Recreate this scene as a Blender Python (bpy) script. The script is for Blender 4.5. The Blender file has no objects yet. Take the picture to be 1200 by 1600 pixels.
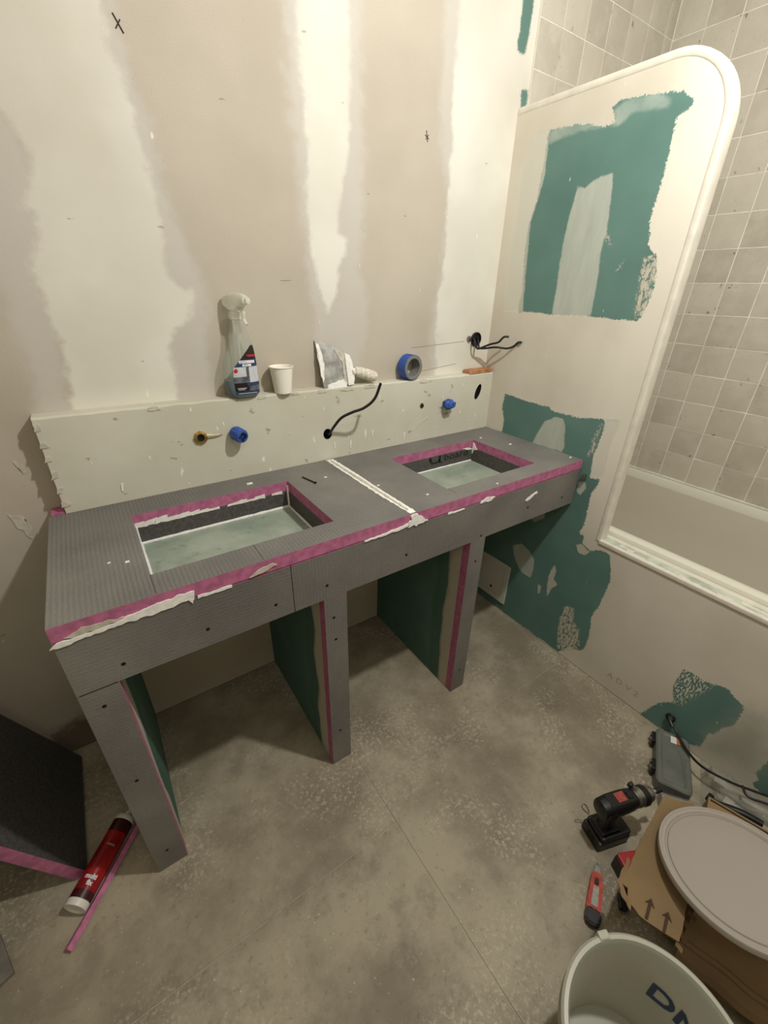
import bpy, bmesh, math, random
import numpy as np
from mathutils import Vector, Matrix, noise

# ------------------------------------------------------------------ camera, world, lights, exposure
scn = bpy.context.scene
COL = scn.collection
random.seed(7)

def setup():
    cd = bpy.data.cameras.new('camera'); co = bpy.data.objects.new('camera', cd); COL.objects.link(co)
    cd.sensor_fit = 'VERTICAL'; cd.sensor_height = 36; cd.lens = 657.9 / 1600 * 36
    cd.clip_start = 0.01
    r = Vector((0.8268762, -0.56202163, 0.02018493)); u = Vector((0.24852237, 0.39736538, 0.88336707))
    f = Vector((0.50449219, 0.72541881, -0.46824692))
    m = Matrix((r, u, -f)).transposed().to_4x4(); m.translation = Vector((-1.30546, -1.20174, 1.29163))
    co.matrix_world = m
    scn.camera = co
    w = bpy.data.worlds.new('world'); w.use_nodes = True
    w.node_tree.nodes['Background'].inputs[0].default_value = (0.9, 0.85, 0.75, 1)
    w.node_tree.nodes['Background'].inputs[1].default_value = 0.0
    scn.world = w
    # the bare bulb under the ceiling, to the right of the photographer
    ld = bpy.data.lights.new('ceiling_bulb_light', 'POINT'); ld.energy = 54; ld.shadow_soft_size = 0.032
    ld.color = (1.0, 0.978, 0.94)
    lo = bpy.data.objects.new('ceiling_bulb_light', ld); COL.objects.link(lo); lo.location = (-0.50, -1.04, 2.08)
    # faint fill light added behind the camera to lift the ambient, no real fitting
    ad = bpy.data.lights.new('fill_light', 'AREA'); ad.energy = 5; ad.shape = 'DISK'; ad.size = 0.45
    ad.color = (1.0, 0.965, 0.91)
    ao = bpy.data.objects.new('fill_light', ad); COL.objects.link(ao); ao.location = (-1.2, -1.9, 2.46)
    scn.view_settings.view_transform = 'Standard'; scn.view_settings.look = 'None'
    scn.view_settings.gamma = 1; scn.view_settings.use_curve_mapping = False
    scn.view_settings.exposure = 0.03
setup()

# ------------------------------------------------------------------ outlines of the filler patches, in metres
P = {
 'white_left': [(-1.111,1.788),(-1.12,1.723),(-1.118,1.682),(-1.11,1.648),(-1.101,1.596),(-1.099,1.552),(-1.091,1.497),(-1.084,1.452),(-1.085,1.408),(-1.095,1.347),(-1.092,1.309),(-1.073,1.284),(-1.044,1.281),(-1.037,1.257),(-1.07,1.208),(-1.109,1.187),(-1.123,1.159),(-1.12,1.099),(-1.128,1.028),(-1.349,1.031),(-1.336,1.122),(-1.335,1.168),(-1.342,1.232),(-1.342,1.279),(-1.345,1.318),(-1.317,1.363),(-1.311,1.41),(-1.326,1.417),(-1.301,1.451),(-1.292,1.504),(-1.304,1.534),(-1.313,1.563),(-1.337,1.641),(-1.306,1.734)],
 'white_mid': [(-0.61,1.926),(-0.608,1.868),(-0.599,1.808),(-0.599,1.742),(-0.602,1.647),(-0.606,1.597),(-0.622,1.549),(-0.631,1.501),(-0.644,1.465),(-0.643,1.429),(-0.62,1.409),(-0.621,1.371),(-0.642,1.339),(-0.65,1.299),(-0.666,1.258),(-0.684,1.225),(-0.692,1.258),(-0.711,1.29),(-0.718,1.336),(-0.73,1.436),(-0.732,1.503),(-0.722,1.592),(-0.723,1.674),(-0.732,1.737),(-0.732,1.773),(-0.712,1.781),(-0.693,1.774),(-0.692,1.797),(-0.707,1.843),(-0.715,1.896)],
 'halo_mid': [(-0.598,1.929),(-0.574,1.876),(-0.571,1.77),(-0.565,1.654),(-0.561,1.479),(-0.575,1.341),(-0.546,1.259),(-0.558,1.151),(-0.582,1.017),(-0.72,1.011),(-0.722,1.158),(-0.73,1.258),(-0.744,1.335),(-0.75,1.501),(-0.761,1.622),(-0.763,1.771),(-0.764,1.828),(-0.773,1.881)],
 'halo_mid2': [(-1.106,1.789),(-1.091,1.662),(-1.067,1.592),(-1.063,1.467),(-1.032,1.35),(-1.004,1.257),(-1.042,1.124),(-1.026,1.025),(-1.186,1.01),(-1.165,1.344),(-1.146,1.651)],
 'white_right': [(-0.247,2.025),(-0.243,1.959),(-0.256,1.922),(-0.27,1.858),(-0.268,1.769),(-0.26,1.674),(-0.261,1.601),(-0.26,1.507),(-0.253,1.424),(-0.256,1.335),(-0.27,1.26),(-0.269,1.161),(-0.254,0.987),(0.036,0.96),(0.188,2.068),(0.144,2.181)],
 'halo_right': [(-0.316,2.006),(-0.322,1.917),(-0.318,1.798),(-0.296,1.64),(-0.261,1.555),(-0.264,1.353),(-0.3,1.162),(-0.279,0.989),(-0.191,0.981),(-0.188,2.041)],
 'halo_farleft': [(-1.314,1.558),(-1.293,1.509),(-1.292,1.412),(-1.337,1.313),(-1.337,1.219),(-1.349,1.031),(-1.416,1.025),(-1.402,1.146),(-1.404,1.244),(-1.414,1.331),(-1.377,1.522)],
 'teal_a': [(-0.049,2.025),(-0.036,1.985),(-0.034,1.946),(-0.04,1.926),(-0.034,1.909),(-0.011,1.907),(0.0,1.914),(0.006,1.955),(0.007,2.022),(0.006,2.039)],
 'teal_b': [(0.003,1.834),(0.008,1.794),(0.036,1.799),(0.032,1.841)],
 'g1': [(-0.32,1.721),(-0.341,1.729),(-0.388,1.726),(-0.433,1.721),(-0.476,1.713),(-0.497,1.711),(-0.515,1.696),(-0.529,1.682),(-0.518,1.672),(-0.501,1.666),(-0.499,1.649),(-0.5,1.632),(-0.501,1.607),(-0.503,1.572),(-0.501,1.546),(-0.504,1.519),(-0.499,1.492),(-0.498,1.468),(-0.507,1.434),(-0.511,1.407),(-0.539,1.383),(-0.548,1.352),(-0.555,1.311),(-0.552,1.274),(-0.546,1.246),(-0.54,1.226),(-0.474,1.228),(-0.404,1.23),(-0.327,1.232),(-0.253,1.228),(-0.171,1.234),(-0.119,1.23),(-0.118,1.259),(-0.123,1.287),(-0.11,1.393),(-0.107,1.48),(-0.115,1.515),(-0.127,1.543),(-0.128,1.61),(-0.129,1.694),(-0.132,1.713),(-0.189,1.71),(-0.254,1.703),(-0.304,1.686),(-0.343,1.683),(-0.339,1.699)],
 'i1': [(-0.263,1.564),(-0.288,1.557),(-0.316,1.572),(-0.367,1.581),(-0.377,1.515),(-0.385,1.442),(-0.38,1.405),(-0.39,1.344),(-0.392,1.286),(-0.394,1.231),(-0.258,1.228),(-0.256,1.302),(-0.251,1.388),(-0.252,1.463),(-0.257,1.518)],
 't1': [(-0.084,1.713),(-0.131,1.716),(-0.135,1.683),(-0.14,1.597),(-0.114,1.486),(-0.124,1.36),(-0.138,1.232),(-0.053,1.228),(-0.048,1.328),(-0.049,1.491),(-0.046,1.633)],
 'g2': [(-0.116,0.95),(-0.16,0.945),(-0.204,0.942),(-0.262,0.938),(-0.308,0.94),(-0.341,0.929),(-0.385,0.93),(-0.426,0.929),(-0.477,0.939),(-0.522,0.946),(-0.527,0.919),(-0.524,0.882),(-0.52,0.85),(-0.516,0.818),(-0.522,0.774),(-0.524,0.747),(-0.558,0.757),(-0.55,0.718),(-0.543,0.695),(-0.543,0.66),(-0.545,0.626),(-0.546,0.582),(-0.539,0.54),(-0.558,0.54),(-0.557,0.513),(-0.59,0.496),(-0.626,0.516),(-0.658,0.519),(-0.675,0.473),(-0.687,0.419),(-0.682,0.367),(-0.68,0.325),(-0.673,0.286),(-0.665,0.25),(-0.676,0.182),(-0.678,0.119),(-0.665,0.08),(-0.64,0.068),(-0.621,0.066),(-0.585,0.005),(-0.128,-0.001),(-0.083,0.011),(-0.0,0.0),(-0.0,0.79),(-0.045,0.8),(-0.128,0.799),(-0.131,0.846),(-0.112,0.892)],
 'a1': [(-0.31,0.886),(-0.346,0.911),(-0.381,0.914),(-0.396,0.885),(-0.398,0.847),(-0.408,0.823),(-0.401,0.802),(-0.342,0.8),(-0.276,0.799),(-0.292,0.844)],
 'leaf': [(-0.277,0.351),(-0.316,0.378),(-0.357,0.368),(-0.388,0.345),(-0.396,0.296),(-0.392,0.254),(-0.354,0.252),(-0.328,0.264),(-0.297,0.302)],
 'b1': [(-0.479,0.368),(-0.492,0.346),(-0.489,0.309),(-0.509,0.295),(-0.491,0.265),(-0.481,0.217),(-0.468,0.268),(-0.465,0.32)],
 'b2': [(-0.43,0.241),(-0.445,0.251),(-0.448,0.218),(-0.441,0.199)],
 'b3': [(-0.538,0.491),(-0.559,0.508),(-0.593,0.49),(-0.577,0.468),(-0.555,0.469)],
 'b4': [(-0.488,0.721),(-0.51,0.73),(-0.521,0.707),(-0.507,0.677),(-0.49,0.687)],
 'b5': [(-0.316,0.51),(-0.39,0.564),(-0.393,0.533),(-0.354,0.499)],
 'speck': [(-0.562,0.232),(-0.597,0.235),(-0.606,0.183),(-0.634,0.168),(-0.652,0.116),(-0.651,0.072),(-0.598,0.021),(-0.576,0.023),(-0.558,0.097),(-0.555,0.162)],
 't2': [(-0.522,0.944),(-0.57,0.953),(-0.557,0.874),(-0.564,0.763),(-0.524,0.747),(-0.516,0.818),(-0.527,0.895)],
 'g3': [(-0.918,-0.001),(-0.935,0.049),(-0.949,0.091),(-0.986,0.134),(-0.974,0.16),(-0.964,0.193),(-0.968,0.235),(-0.97,0.268),(-0.998,0.276),(-1.022,0.272),(-1.044,0.279),(-1.065,0.288),(-1.084,0.294),(-1.098,0.279),(-1.117,0.275),(-1.131,0.267),(-1.134,0.238),(-1.132,0.2),(-1.125,0.176),(-1.112,0.153),(-1.108,0.128),(-1.094,0.105),(-1.094,0.066),(-1.093,0.04),(-1.06,0.016),(-1.028,0.006),(-0.973,0.001)],
 'g3dry': [(-0.986,0.134),(-0.97,0.162),(-0.964,0.193),(-0.966,0.239),(-0.969,0.272),(-0.993,0.28),(-1.044,0.281),(-1.033,0.237),(-1.017,0.189),(-1.003,0.147)],
 'g4': [(-1.236,0.199),(-1.227,0.137),(-1.222,0.082),(-1.234,0.072),(-1.229,0.04),(-1.25,0.036),(-1.283,0.042),(-1.298,0.1)],
 'haze': [(-1.096,0.108),(-1.128,0.195),(-1.143,0.264),(-1.181,0.277),(-1.234,0.17),(-1.223,0.072),(-1.174,0.061),(-1.098,0.046)],
 'speck2': [(-0.505,1.379),(-0.531,1.388),(-0.549,1.372),(-0.558,1.321),(-0.558,1.268),(-0.55,1.232),(-0.526,1.231),(-0.513,1.283),(-0.512,1.332)],
 'speck3': [(-0.371,1.449),(-0.392,1.445),(-0.423,1.406),(-0.41,1.404),(-0.384,1.424)],
 'speck4': [(-0.433,1.346),(-0.456,1.381),(-0.457,1.365),(-0.444,1.342)],
 't3': [(-0.137,1.682),(-0.132,1.711),(-0.188,1.712),(-0.253,1.705),(-0.33,1.683),(-0.338,1.699),(-0.327,1.715),(-0.354,1.726),(-0.432,1.722),(-0.475,1.702),(-0.475,1.686),(-0.385,1.698),(-0.356,1.678),(-0.264,1.69),(-0.194,1.689)],
 'b6': [(-0.509,0.935),(-0.524,0.933),(-0.518,0.88),(-0.516,0.83),(-0.498,0.812),(-0.488,0.812),(-0.495,0.849),(-0.499,0.893)],
}

# ------------------------------------------------------------------ materials
def srgb(r, g, b):
    f = lambda c: (c / 255 / 12.92) if c / 255 <= 0.04045 else ((c / 255 + 0.055) / 1.055) ** 2.4
    return (f(r), f(g), f(b), 1)

class NT:
    def __init__(s, name, rough=0.8):
        s.m = bpy.data.materials.new(name); s.m.use_nodes = True
        s.t = s.m.node_tree; s.b = s.t.nodes['Principled BSDF']; s.b.inputs['Roughness'].default_value = rough
        s._pos = None
    def n(s, typ, **kw):
        x = s.t.nodes.new(typ)
        for k, v in kw.items(): setattr(x, k, v)
        return x
    def l(s, a, b): s.t.links.new(a, b)
    def pos(s):
        if s._pos is None: s._pos = s.n('ShaderNodeNewGeometry').outputs['Position']
        return s._pos
    def noise(s, scale, detail=4, rough=0.5, stretch=None, off=0, vec=None):
        x = s.n('ShaderNodeTexNoise'); x.inputs['Scale'].default_value = scale
        x.inputs['Detail'].default_value = detail; x.inputs['Roughness'].default_value = rough
        mp = s.n('ShaderNodeMapping'); s.l(vec or s.pos(), mp.inputs[0])
        if stretch: mp.inputs['Scale'].default_value = stretch
        mp.inputs['Location'].default_value = (off, off * 1.7, off * .6)
        s.l(mp.outputs[0], x.inputs['Vector']); return x.outputs['Fac']
    def math(s, op, a, b=None, c=None, clamp=False):
        x = s.n('ShaderNodeMath', operation=op); x.use_clamp = clamp
        for i, v in enumerate((a, b, c)):
            if v is None: continue
            if isinstance(v, (int, float)): x.inputs[i].default_value = v
            else: s.l(v, x.inputs[i])
        return x.outputs[0]
    def ramp(s, v, a, b):     # smooth 0..1 between a and b
        x = s.n('ShaderNodeMapRange', interpolation_type='SMOOTHSTEP')
        s.l(v, x.inputs['Value']); x.inputs['From Min'].default_value = a; x.inputs['From Max'].default_value = b
        return x.outputs['Result']
    def mix(s, f, a, b):
        x = s.n('ShaderNodeMix', data_type='RGBA')
        for i, v in ((0, f), (6, a), (7, b)):
            if isinstance(v, (int, float, tuple)): x.inputs[i].default_value = v
            else: s.l(v, x.inputs[i])
        return x.outputs[2]
    def attr(s, name): return s.n('ShaderNodeAttribute', attribute_name=name).outputs['Fac']
    def bump(s, h, strength=0.3, dist=0.002, prev=None):
        x = s.n('ShaderNodeBump'); x.inputs['Strength'].default_value = strength; x.inputs['Distance'].default_value = dist
        s.l(h, x.inputs['Height'])
        if prev is not None: s.l(prev, x.inputs['Normal'])
        s.l(x.outputs[0], s.b.inputs['Normal']); return x.outputs[0]
    def col(s, c):
        if isinstance(c, tuple): s.b.inputs['Base Color'].default_value = c
        else: s.l(c, s.b.inputs['Base Color'])
        return s.m

def plain(name, c, rough=0.6, metal=0, nscale=0, namp=0.25, bump=0, alpha=1, trans=0, coat=0):
    x = NT(name, rough); x.b.inputs['Metallic'].default_value = metal
    if nscale:
        f = x.noise(nscale, 5)
        dark = tuple(v * (1 - namp) for v in c[:3]) + (1,); lite = tuple(min(1, v * (1 + namp)) for v in c[:3]) + (1,)
        x.col(x.mix(x.ramp(f, .3, .7), dark, lite))
        if bump: x.bump(f, bump, 0.001)
    else: x.col(c)
    x.b.inputs['Alpha'].default_value = alpha; x.b.inputs['Transmission Weight'].default_value = trans
    x.b.inputs['Coat Weight'].default_value = coat
    return x.m

def edge(x, name, e, amp, amp2=0.0, off=0):
    """a filler mask: the stored distance roughened with noise"""
    v = x.attr(name)
    n1 = x.math('MULTIPLY', x.math('SUBTRACT', x.noise(28, 4, .6, off=off), .5), amp)
    v = x.math('ADD', v, n1)
    if amp2:
        n2 = x.math('MULTIPLY', x.math('SUBTRACT', x.noise(170, 3, .6, off=off + 3), .5), amp2)
        v = x.math('ADD', v, n2)
    return x.ramp(v, -e, e)

def mat_back_wall():
    x = NT('plasterboard_filler', 0.85)
    base = x.mix(x.ramp(x.noise(3.2, 5), .3, .7), srgb(186, 177, 160), srgb(199, 190, 174))
    base = x.mix(x.math('MULTIPLY', x.ramp(x.noise(420, 2), .35, .75), .25), base, srgb(160, 151, 136))
    halo = x.math('MULTIPLY', edge(x, 'halo', .02, .06, .0, 4), x.math('ADD', .45, x.math('MULTIPLY', x.noise(6, 3, stretch=(3, 1, .6)), .5)))
    c = x.mix(halo, base, srgb(203, 199, 190))
    wh = edge(x, 'white', .010, .040, .008, 1)
    wcol = x.mix(x.ramp(x.noise(4, 4, off=9), .3, .7), srgb(217, 213, 199), srgb(229, 226, 214))
    c = x.mix(x.math('MULTIPLY', wh, x.math('ADD', .72, x.math('MULTIPLY', x.ramp(x.noise(2.4, 3, off=5), .3, .6), .28))), c, wcol)
    c = x.mix(edge(x, 'teal', .004, .012, .012, 2), c, srgb(96, 130, 119))
    # stray flecks and scratches
    fl = x.math('MULTIPLY', x.ramp(x.noise(38, 2, .4, stretch=(1.6, 1, .5), off=21), .785, .80), .8)
    c = x.mix(fl, c, srgb(240, 236, 222))
    dk = x.math('MULTIPLY', x.ramp(x.noise(30, 2, .4, stretch=(1, 1, 2.2), off=41), .755, .765), .45)
    c = x.mix(dk, c, srgb(120, 110, 92))
    rust = x.math('MULTIPLY', edge(x, 'rust', .03, .08, .02, 6), .75)
    c = x.mix(rust, c, srgb(84, 58, 38))
    b = x.bump(x.noise(260, 3), .12, .001)
    x.bump(wh, .25, .0012, b)
    return x.col(c)

def mat_right_wall():
    x = NT('moisture_board_filler', 0.82)
    base = x.mix(x.ramp(x.noise(3.5, 5, off=3), .3, .7), srgb(204, 197, 180), srgb(218, 212, 197))
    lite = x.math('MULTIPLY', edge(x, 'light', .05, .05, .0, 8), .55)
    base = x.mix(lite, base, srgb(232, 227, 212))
    g = edge(x, 'green', .0018, .012, .018, 0)
    dry = edge(x, 'dry', .012, .02, 0, 5)
    streak = x.ramp(x.noise(120, 2, .5, stretch=(1, 1.6, .7), off=2), .50, .56)
    g = x.math('MULTIPLY', g, x.math('SUBTRACT', 1, x.math('MULTIPLY', dry, streak)))
    gc = x.mix(x.ramp(x.noise(5, 4, off=7), .3, .7), srgb(86, 121, 112), srgb(98, 133, 124))
    c = x.mix(g, base, gc)
    thin = edge(x, 'thin', .003, .012, .008, 11)
    tv = x.math('ADD', .42, x.math('MULTIPLY', x.noise(14, 5, .6, stretch=(1, 2.5, .5), off=4), .45))
    c = x.mix(x.math('MULTIPLY', thin, tv), c, srgb(206, 206, 193))
    op = edge(x, 'blob', .002, .012, .010, 13)
    c = x.mix(x.math('MULTIPLY', op, .85), c, srgb(206, 199, 182))
    sp = x.math('MULTIPLY', edge(x, 'speck', .004, .02, .03, 15), x.ramp(x.noise(62, 5, .75, stretch=(1, 1.8, .9), off=31), .44, .52))
    c = x.mix(x.math('MULTIPLY', edge(x, 'veil', .006, .016, .006, 19), x.math('MULTIPLY', x.noise(18, 4, .6, off=6), .8)), c, srgb(196, 202, 190))
    c = x.mix(sp, c, srgb(198, 190, 172))
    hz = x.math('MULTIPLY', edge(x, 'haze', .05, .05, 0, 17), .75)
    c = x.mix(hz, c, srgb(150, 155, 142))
    fl = x.math('MULTIPLY', x.ramp(x.noise(48, 2, .4, stretch=(1, 1.8, .6), off=61), .775, .79), .8)
    c = x.mix(fl, c, srgb(235, 232, 220))
    b = x.bump(x.noise(200, 3), .1, .001)
    x.bump(x.math('SUBTRACT', x.math('ADD', thin, op), g), .35, .0012, b)
    return x.col(c)

def mat_foam_skin(axis, name, k=.35, rib=.26):
    """cement skin of the foam board: a net of fine ribs"""
    x = NT(name, 0.75)
    w = x.n('ShaderNodeTexWave', wave_type='BANDS', bands_direction=axis)
    w.inputs['Scale'].default_value = 38; w.inputs['Distortion'].default_value = 2.2
    w.inputs['Detail'].default_value = 2; w.inputs['Detail Scale'].default_value = 3
    x.l(x.pos(), w.inputs[0])
    r = x.math('MULTIPLY', w.outputs['Fac'], x.ramp(x.noise(9, 3), .25, .6))
    c = x.mix(x.ramp(x.noise(5, 5, off=2), .3, .7), srgb(104, 101, 98), srgb(120, 117, 112))
    c = x.mix(x.math('MULTIPLY', r, rib), c, srgb(150, 146, 138))
    c = x.mix(x.math('MULTIPLY', x.ramp(x.noise(260, 2), .45, .8), .35), c, srgb(78, 76, 74))
    c = x.mix(x.math('MULTIPLY', x.ramp(x.noise(2.2, 5, off=8), .52, .75), .30), c, srgb(168, 163, 150))
    x.bump(x.math('ADD', w.outputs['Fac'], x.math('MULTIPLY', x.noise(300, 2), .8)), k, .0010)
    return x.col(c)

def mat_floor_tile():
    x = NT('stone_floor_tile', 0.62)
    ri = x.n('ShaderNodeObjectInfo').outputs['Random']
    c = x.mix(x.ramp(x.noise(3.0, 8, .62), .36, .64), srgb(128, 118, 98), srgb(172, 162, 139))
    c = x.mix(x.math('MULTIPLY', x.ramp(x.noise(9, 8, .7, off=3), .48, .68), .5), c, srgb(112, 103, 87))
    # dust and filler dropped on it
    zone = x.ramp(x.noise(4.2, 4, .55, off=12), .46, .62)
    sp = x.ramp(x.noise(95, 5, .75, off=5), .50, .62)
    c = x.mix(x.math('MULTIPLY', x.math('MULTIPLY', zone, sp), .75), c, srgb(196, 187, 166))
    c = x.mix(x.math('MULTIPLY', x.ramp(x.noise(60, 5, .7, off=15), .56, .68), .35), c, srgb(88, 80, 66))
    c = x.mix(x.math('MULTIPLY', x.ramp(x.noise(150, 2, .5, off=25), .70, .74), .8), c, srgb(214, 206, 188))
    c = x.mix(x.math('MULTIPLY', ri, .12), c, srgb(176, 165, 140))
    x.bump(x.noise(70, 7, .7), .40, .003)
    return x.col(c)

def mat_wall_tile():
    x = NT('glazed_wall_tile', 0.33)
    ri = x.n('ShaderNodeObjectInfo').outputs['Random']
    oc = x.n('ShaderNodeTexCoord').outputs['Object']
    a = x.mix(ri, srgb(186, 179, 163), srgb(204, 198, 182))
    n1 = x.noise(14, 5, .6, off=1)
    c = x.mix(x.math('MULTIPLY', x.ramp(n1, .35, .7), .55), a, srgb(210, 204, 189))
    c = x.mix(x.math('MULTIPLY', x.ramp(x.noise(90, 3, .6, off=4), .62, .74), .35), c, srgb(158, 150, 133))
    ed = x.attr('edge')
    chip = x.math('MULTIPLY', x.ramp(ed, .2, .9), x.ramp(x.noise(45, 3, .6, off=7), .66, .70))
    c = x.mix(x.math('MULTIPLY', chip, .6), c, srgb(72, 64, 52))
    x.bump(x.noise(22, 3), .25, .003)
    return x.col(c)

def mat_ledge():
    x = NT('ledge_plaster', 0.8)
    c = x.mix(x.ramp(x.noise(4, 5, off=3), .3, .7), srgb(200, 197, 178), srgb(214, 211, 195))
    c = x.mix(x.math('MULTIPLY', x.ramp(x.noise(26, 3, .5, stretch=(1, 1, 1.6), off=33), .70, .72), .7), c, srgb(150, 142, 118))
    c = x.mix(x.math('MULTIPLY', x.ramp(x.noise(34, 2, .4, stretch=(2.2, 1, .7), off=51), .735, .75), .9), c, srgb(240, 238, 226))
    b = x.bump(x.noise(40, 5, .6), .3, .002)
    return x.col(c)

M = {}
M['back'] = mat_back_wall(); M['right'] = mat_right_wall()
M['skin_x'] = mat_foam_skin('X', 'board_skin_ribs_across'); M['skin_z'] = mat_foam_skin('Z', 'board_skin_ribs_level', .14, .08); M['skin_front'] = mat_foam_skin('X', 'board_skin_front', .2, .16)
M['floor'] = mat_floor_tile(); M['tile'] = mat_wall_tile(); M['ledge'] = mat_ledge()
M['foam'] = plain('pink_foam_edge', srgb(178, 104, 138), .8, nscale=60, namp=.18, bump=.4)
M['foam_pale'] = plain('pink_foam_strip', srgb(186, 112, 146), .8, nscale=60, namp=.2, bump=.4)
M['liner'] = plain('dark_liner_skin', srgb(82, 79, 76), .75, nscale=150, namp=.25, bump=.5)
M['filler'] = plain('white_joint_filler', srgb(240, 239, 232), .75, nscale=120, namp=.08, bump=.6)
M['filler_dull'] = plain('dull_joint_filler', srgb(196, 190, 174), .8, nscale=60, namp=.15, bump=.5)
M['grout'] = plain('pale_grout', srgb(246, 243, 232), .9, nscale=40, namp=.1)
M['floor_grout'] = plain('floor_grout', srgb(182, 173, 152), .9, nscale=40, namp=.1)
M['paint'] = plain('room_paint', srgb(176, 168, 150), .9, nscale=3, namp=.04)
M['ceiling'] = plain('bare_ceiling', srgb(128, 124, 116), .9, nscale=3, namp=.05)
M['screw'] = plain('dark_screw', srgb(38, 36, 34), .5, .6)
M['black'] = plain('black_plastic', srgb(20, 20, 21), .42)
M['black_cable'] = plain('black_cable_sheath', srgb(20, 19, 19), .45)
M['void'] = plain('dark_hole', srgb(10, 9, 8), .9)
M['brass'] = plain('brass_fitting', srgb(190, 160, 100), .32, 1.0, nscale=80, namp=.2)
M['pipe_dusty'] = plain('dusty_pipe', srgb(176, 166, 138), .5, .3, nscale=40, namp=.2)
M['blue_tape'] = plain('blue_masking_tape', srgb(50, 88, 168), .6, nscale=90, namp=.15, bump=.4)
M['white_trim'] = plain('white_bead', srgb(220, 215, 200), .6, nscale=30, namp=.06, bump=.35)
M['enamel'] = plain('bath_enamel', srgb(222, 220, 204), .16, coat=.3)
M['enamel_film'] = plain('bath_side_film', srgb(205, 199, 182), .4)
M['steel'] = plain('crusted_steel', srgb(172, 172, 168), .42, .55, nscale=35, namp=.3, bump=.4)
M['cardboard'] = plain('brown_cardboard', srgb(126, 104, 72), .9, nscale=7, namp=.16, bump=.15)
M['card_dark'] = plain('worn_cardboard', srgb(120, 96, 68), .9, nscale=9, namp=.25, bump=.3)
M['card_print'] = plain('brown_print', srgb(66, 46, 30), .9)
M['wood'] = plain('raw_wood', srgb(176, 124, 84), .8, nscale=40, namp=.25, bump=.4)
M['red'] = plain('red_plastic', srgb(172, 34, 40), .4)
M['red_case'] = plain('red_cartridge', srgb(150, 22, 26), .3, nscale=22, namp=.35)
M['dark_red'] = plain('dark_red_band', srgb(62, 14, 16), .35)
M['white_plastic'] = plain('white_plastic', srgb(226, 223, 212), .4)
M['orange_red'] = plain('orange_red_grip', srgb(184, 68, 50), .5, nscale=70, namp=.25)
M['red_dull'] = plain('faded_red_label', srgb(150, 58, 48), .5, nscale=120, namp=.35)
M['print_grey'] = plain('grey_print_mark', srgb(110, 106, 100), .7)
M['core_grey'] = plain('dusty_roll_side', srgb(128, 128, 124), .6, nscale=90, namp=.15)
M['handle_crust'] = plain('plaster_crusted_handle', srgb(222, 216, 200), .85, nscale=120, namp=.22, bump=.8)
M['grey_label'] = plain('grey_label', srgb(160, 158, 150), .5, nscale=140, namp=.2)
M['case'] = plain('grey_case_plastic', srgb(104, 106, 100), .5, nscale=18, namp=.15, bump=.2)
M['chrome'] = plain('worn_chrome', srgb(150, 148, 142), .3, .9, nscale=60, namp=.3)
M['paper'] = plain('paper_cup_card', srgb(248, 244, 230), .7)
M['white_card'] = plain('sticker_white', srgb(225, 222, 212), .6)
M['pencil'] = plain('dark_pencil', srgb(52, 46, 42), .8)
M['pencil_light'] = plain('faint_pencil', srgb(150, 142, 126), .9)
M['pencil_note'] = plain('pencil_note_grey', srgb(172, 166, 152), .9)
M['panel'] = plain('hatch_white', srgb(214, 212, 198), .45)
M['grey_tile'] = plain('grey_offcut', srgb(120, 116, 106), .6, nscale=30, namp=.2)
M['text_white'] = plain('print_white', srgb(232, 232, 236), .6)
M['text_red'] = plain('print_red', srgb(186, 40, 48), .6)
M['text_black'] = plain('print_black', srgb(30, 29, 29), .7)
M['text_blue'] = plain('print_blue', srgb(40, 58, 88), .6)
M['label_black'] = plain('label_black', srgb(34, 26, 28), .35)
M['label_navy'] = plain('label_navy', srgb(40, 62, 92), .35, nscale=90, namp=.3)
M['label_photo'] = plain('label_photo', srgb(202, 203, 208), .35, nscale=45, namp=.12)
M['label_grey'] = plain('label_photo_dark', srgb(96, 100, 108), .35, nscale=90, namp=.4)

def glassy(name, c, alpha_mix, rough=.15, tr=None):
    """thin clear or milky plastic: part see-through, part diffuse"""
    x = NT(name, rough)
    t = x.n('ShaderNodeBsdfTransparent'); t.inputs[0].default_value = tr or (.95, .96, .95, 1)
    ms = x.n('ShaderNodeMixShader'); ms.inputs[0].default_value = alpha_mix
    x.l(t.outputs[0], ms.inputs[1]); x.l(x.b.outputs[0], ms.inputs[2])
    x.l(ms.outputs[0], x.t.nodes['Material Output'].inputs['Surface']); x.col(c); x.b.inputs['Specular IOR Level'].default_value = .35
    return x.m
M['clear'] = glassy('clear_bottle_plastic', srgb(206, 210, 200), .22, .08, (.93, .95, .93, 1))
M['milky'] = glassy('milky_head_plastic', srgb(240, 238, 226), .55, .25)
M['liquid'] = glassy('blue_cleaner', srgb(14, 72, 104), .93, .1, (.2, .5, .65, 1))
M['film'] = glassy('clear_film', srgb(170, 170, 158), .34, .12, (.96, .96, .95, 1))
M['lid'] = glassy('milky_lid_plastic', srgb(172, 164, 154), .82, .28)
M['bucket'] = plain('milky_bucket_plastic', srgb(174, 172, 156), .35)
M['bucket'].node_tree.nodes['Principled BSDF'].inputs['Subsurface Weight'].default_value = .15
def mat_basin():
    x = NT('wet_green_basin_board', .28)
    c = x.mix(x.ramp(x.noise(7, 6, .6), .3, .7), srgb(138, 154, 138), srgb(172, 182, 166))
    c = x.mix(x.math('MULTIPLY', x.ramp(x.noise(30, 5, .7, off=4), .55, .72), .5), c, srgb(84, 98, 82))
    x.bump(x.noise(14, 4), .15, .002); return x.col(c)
M['basin'] = mat_basin()
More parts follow.
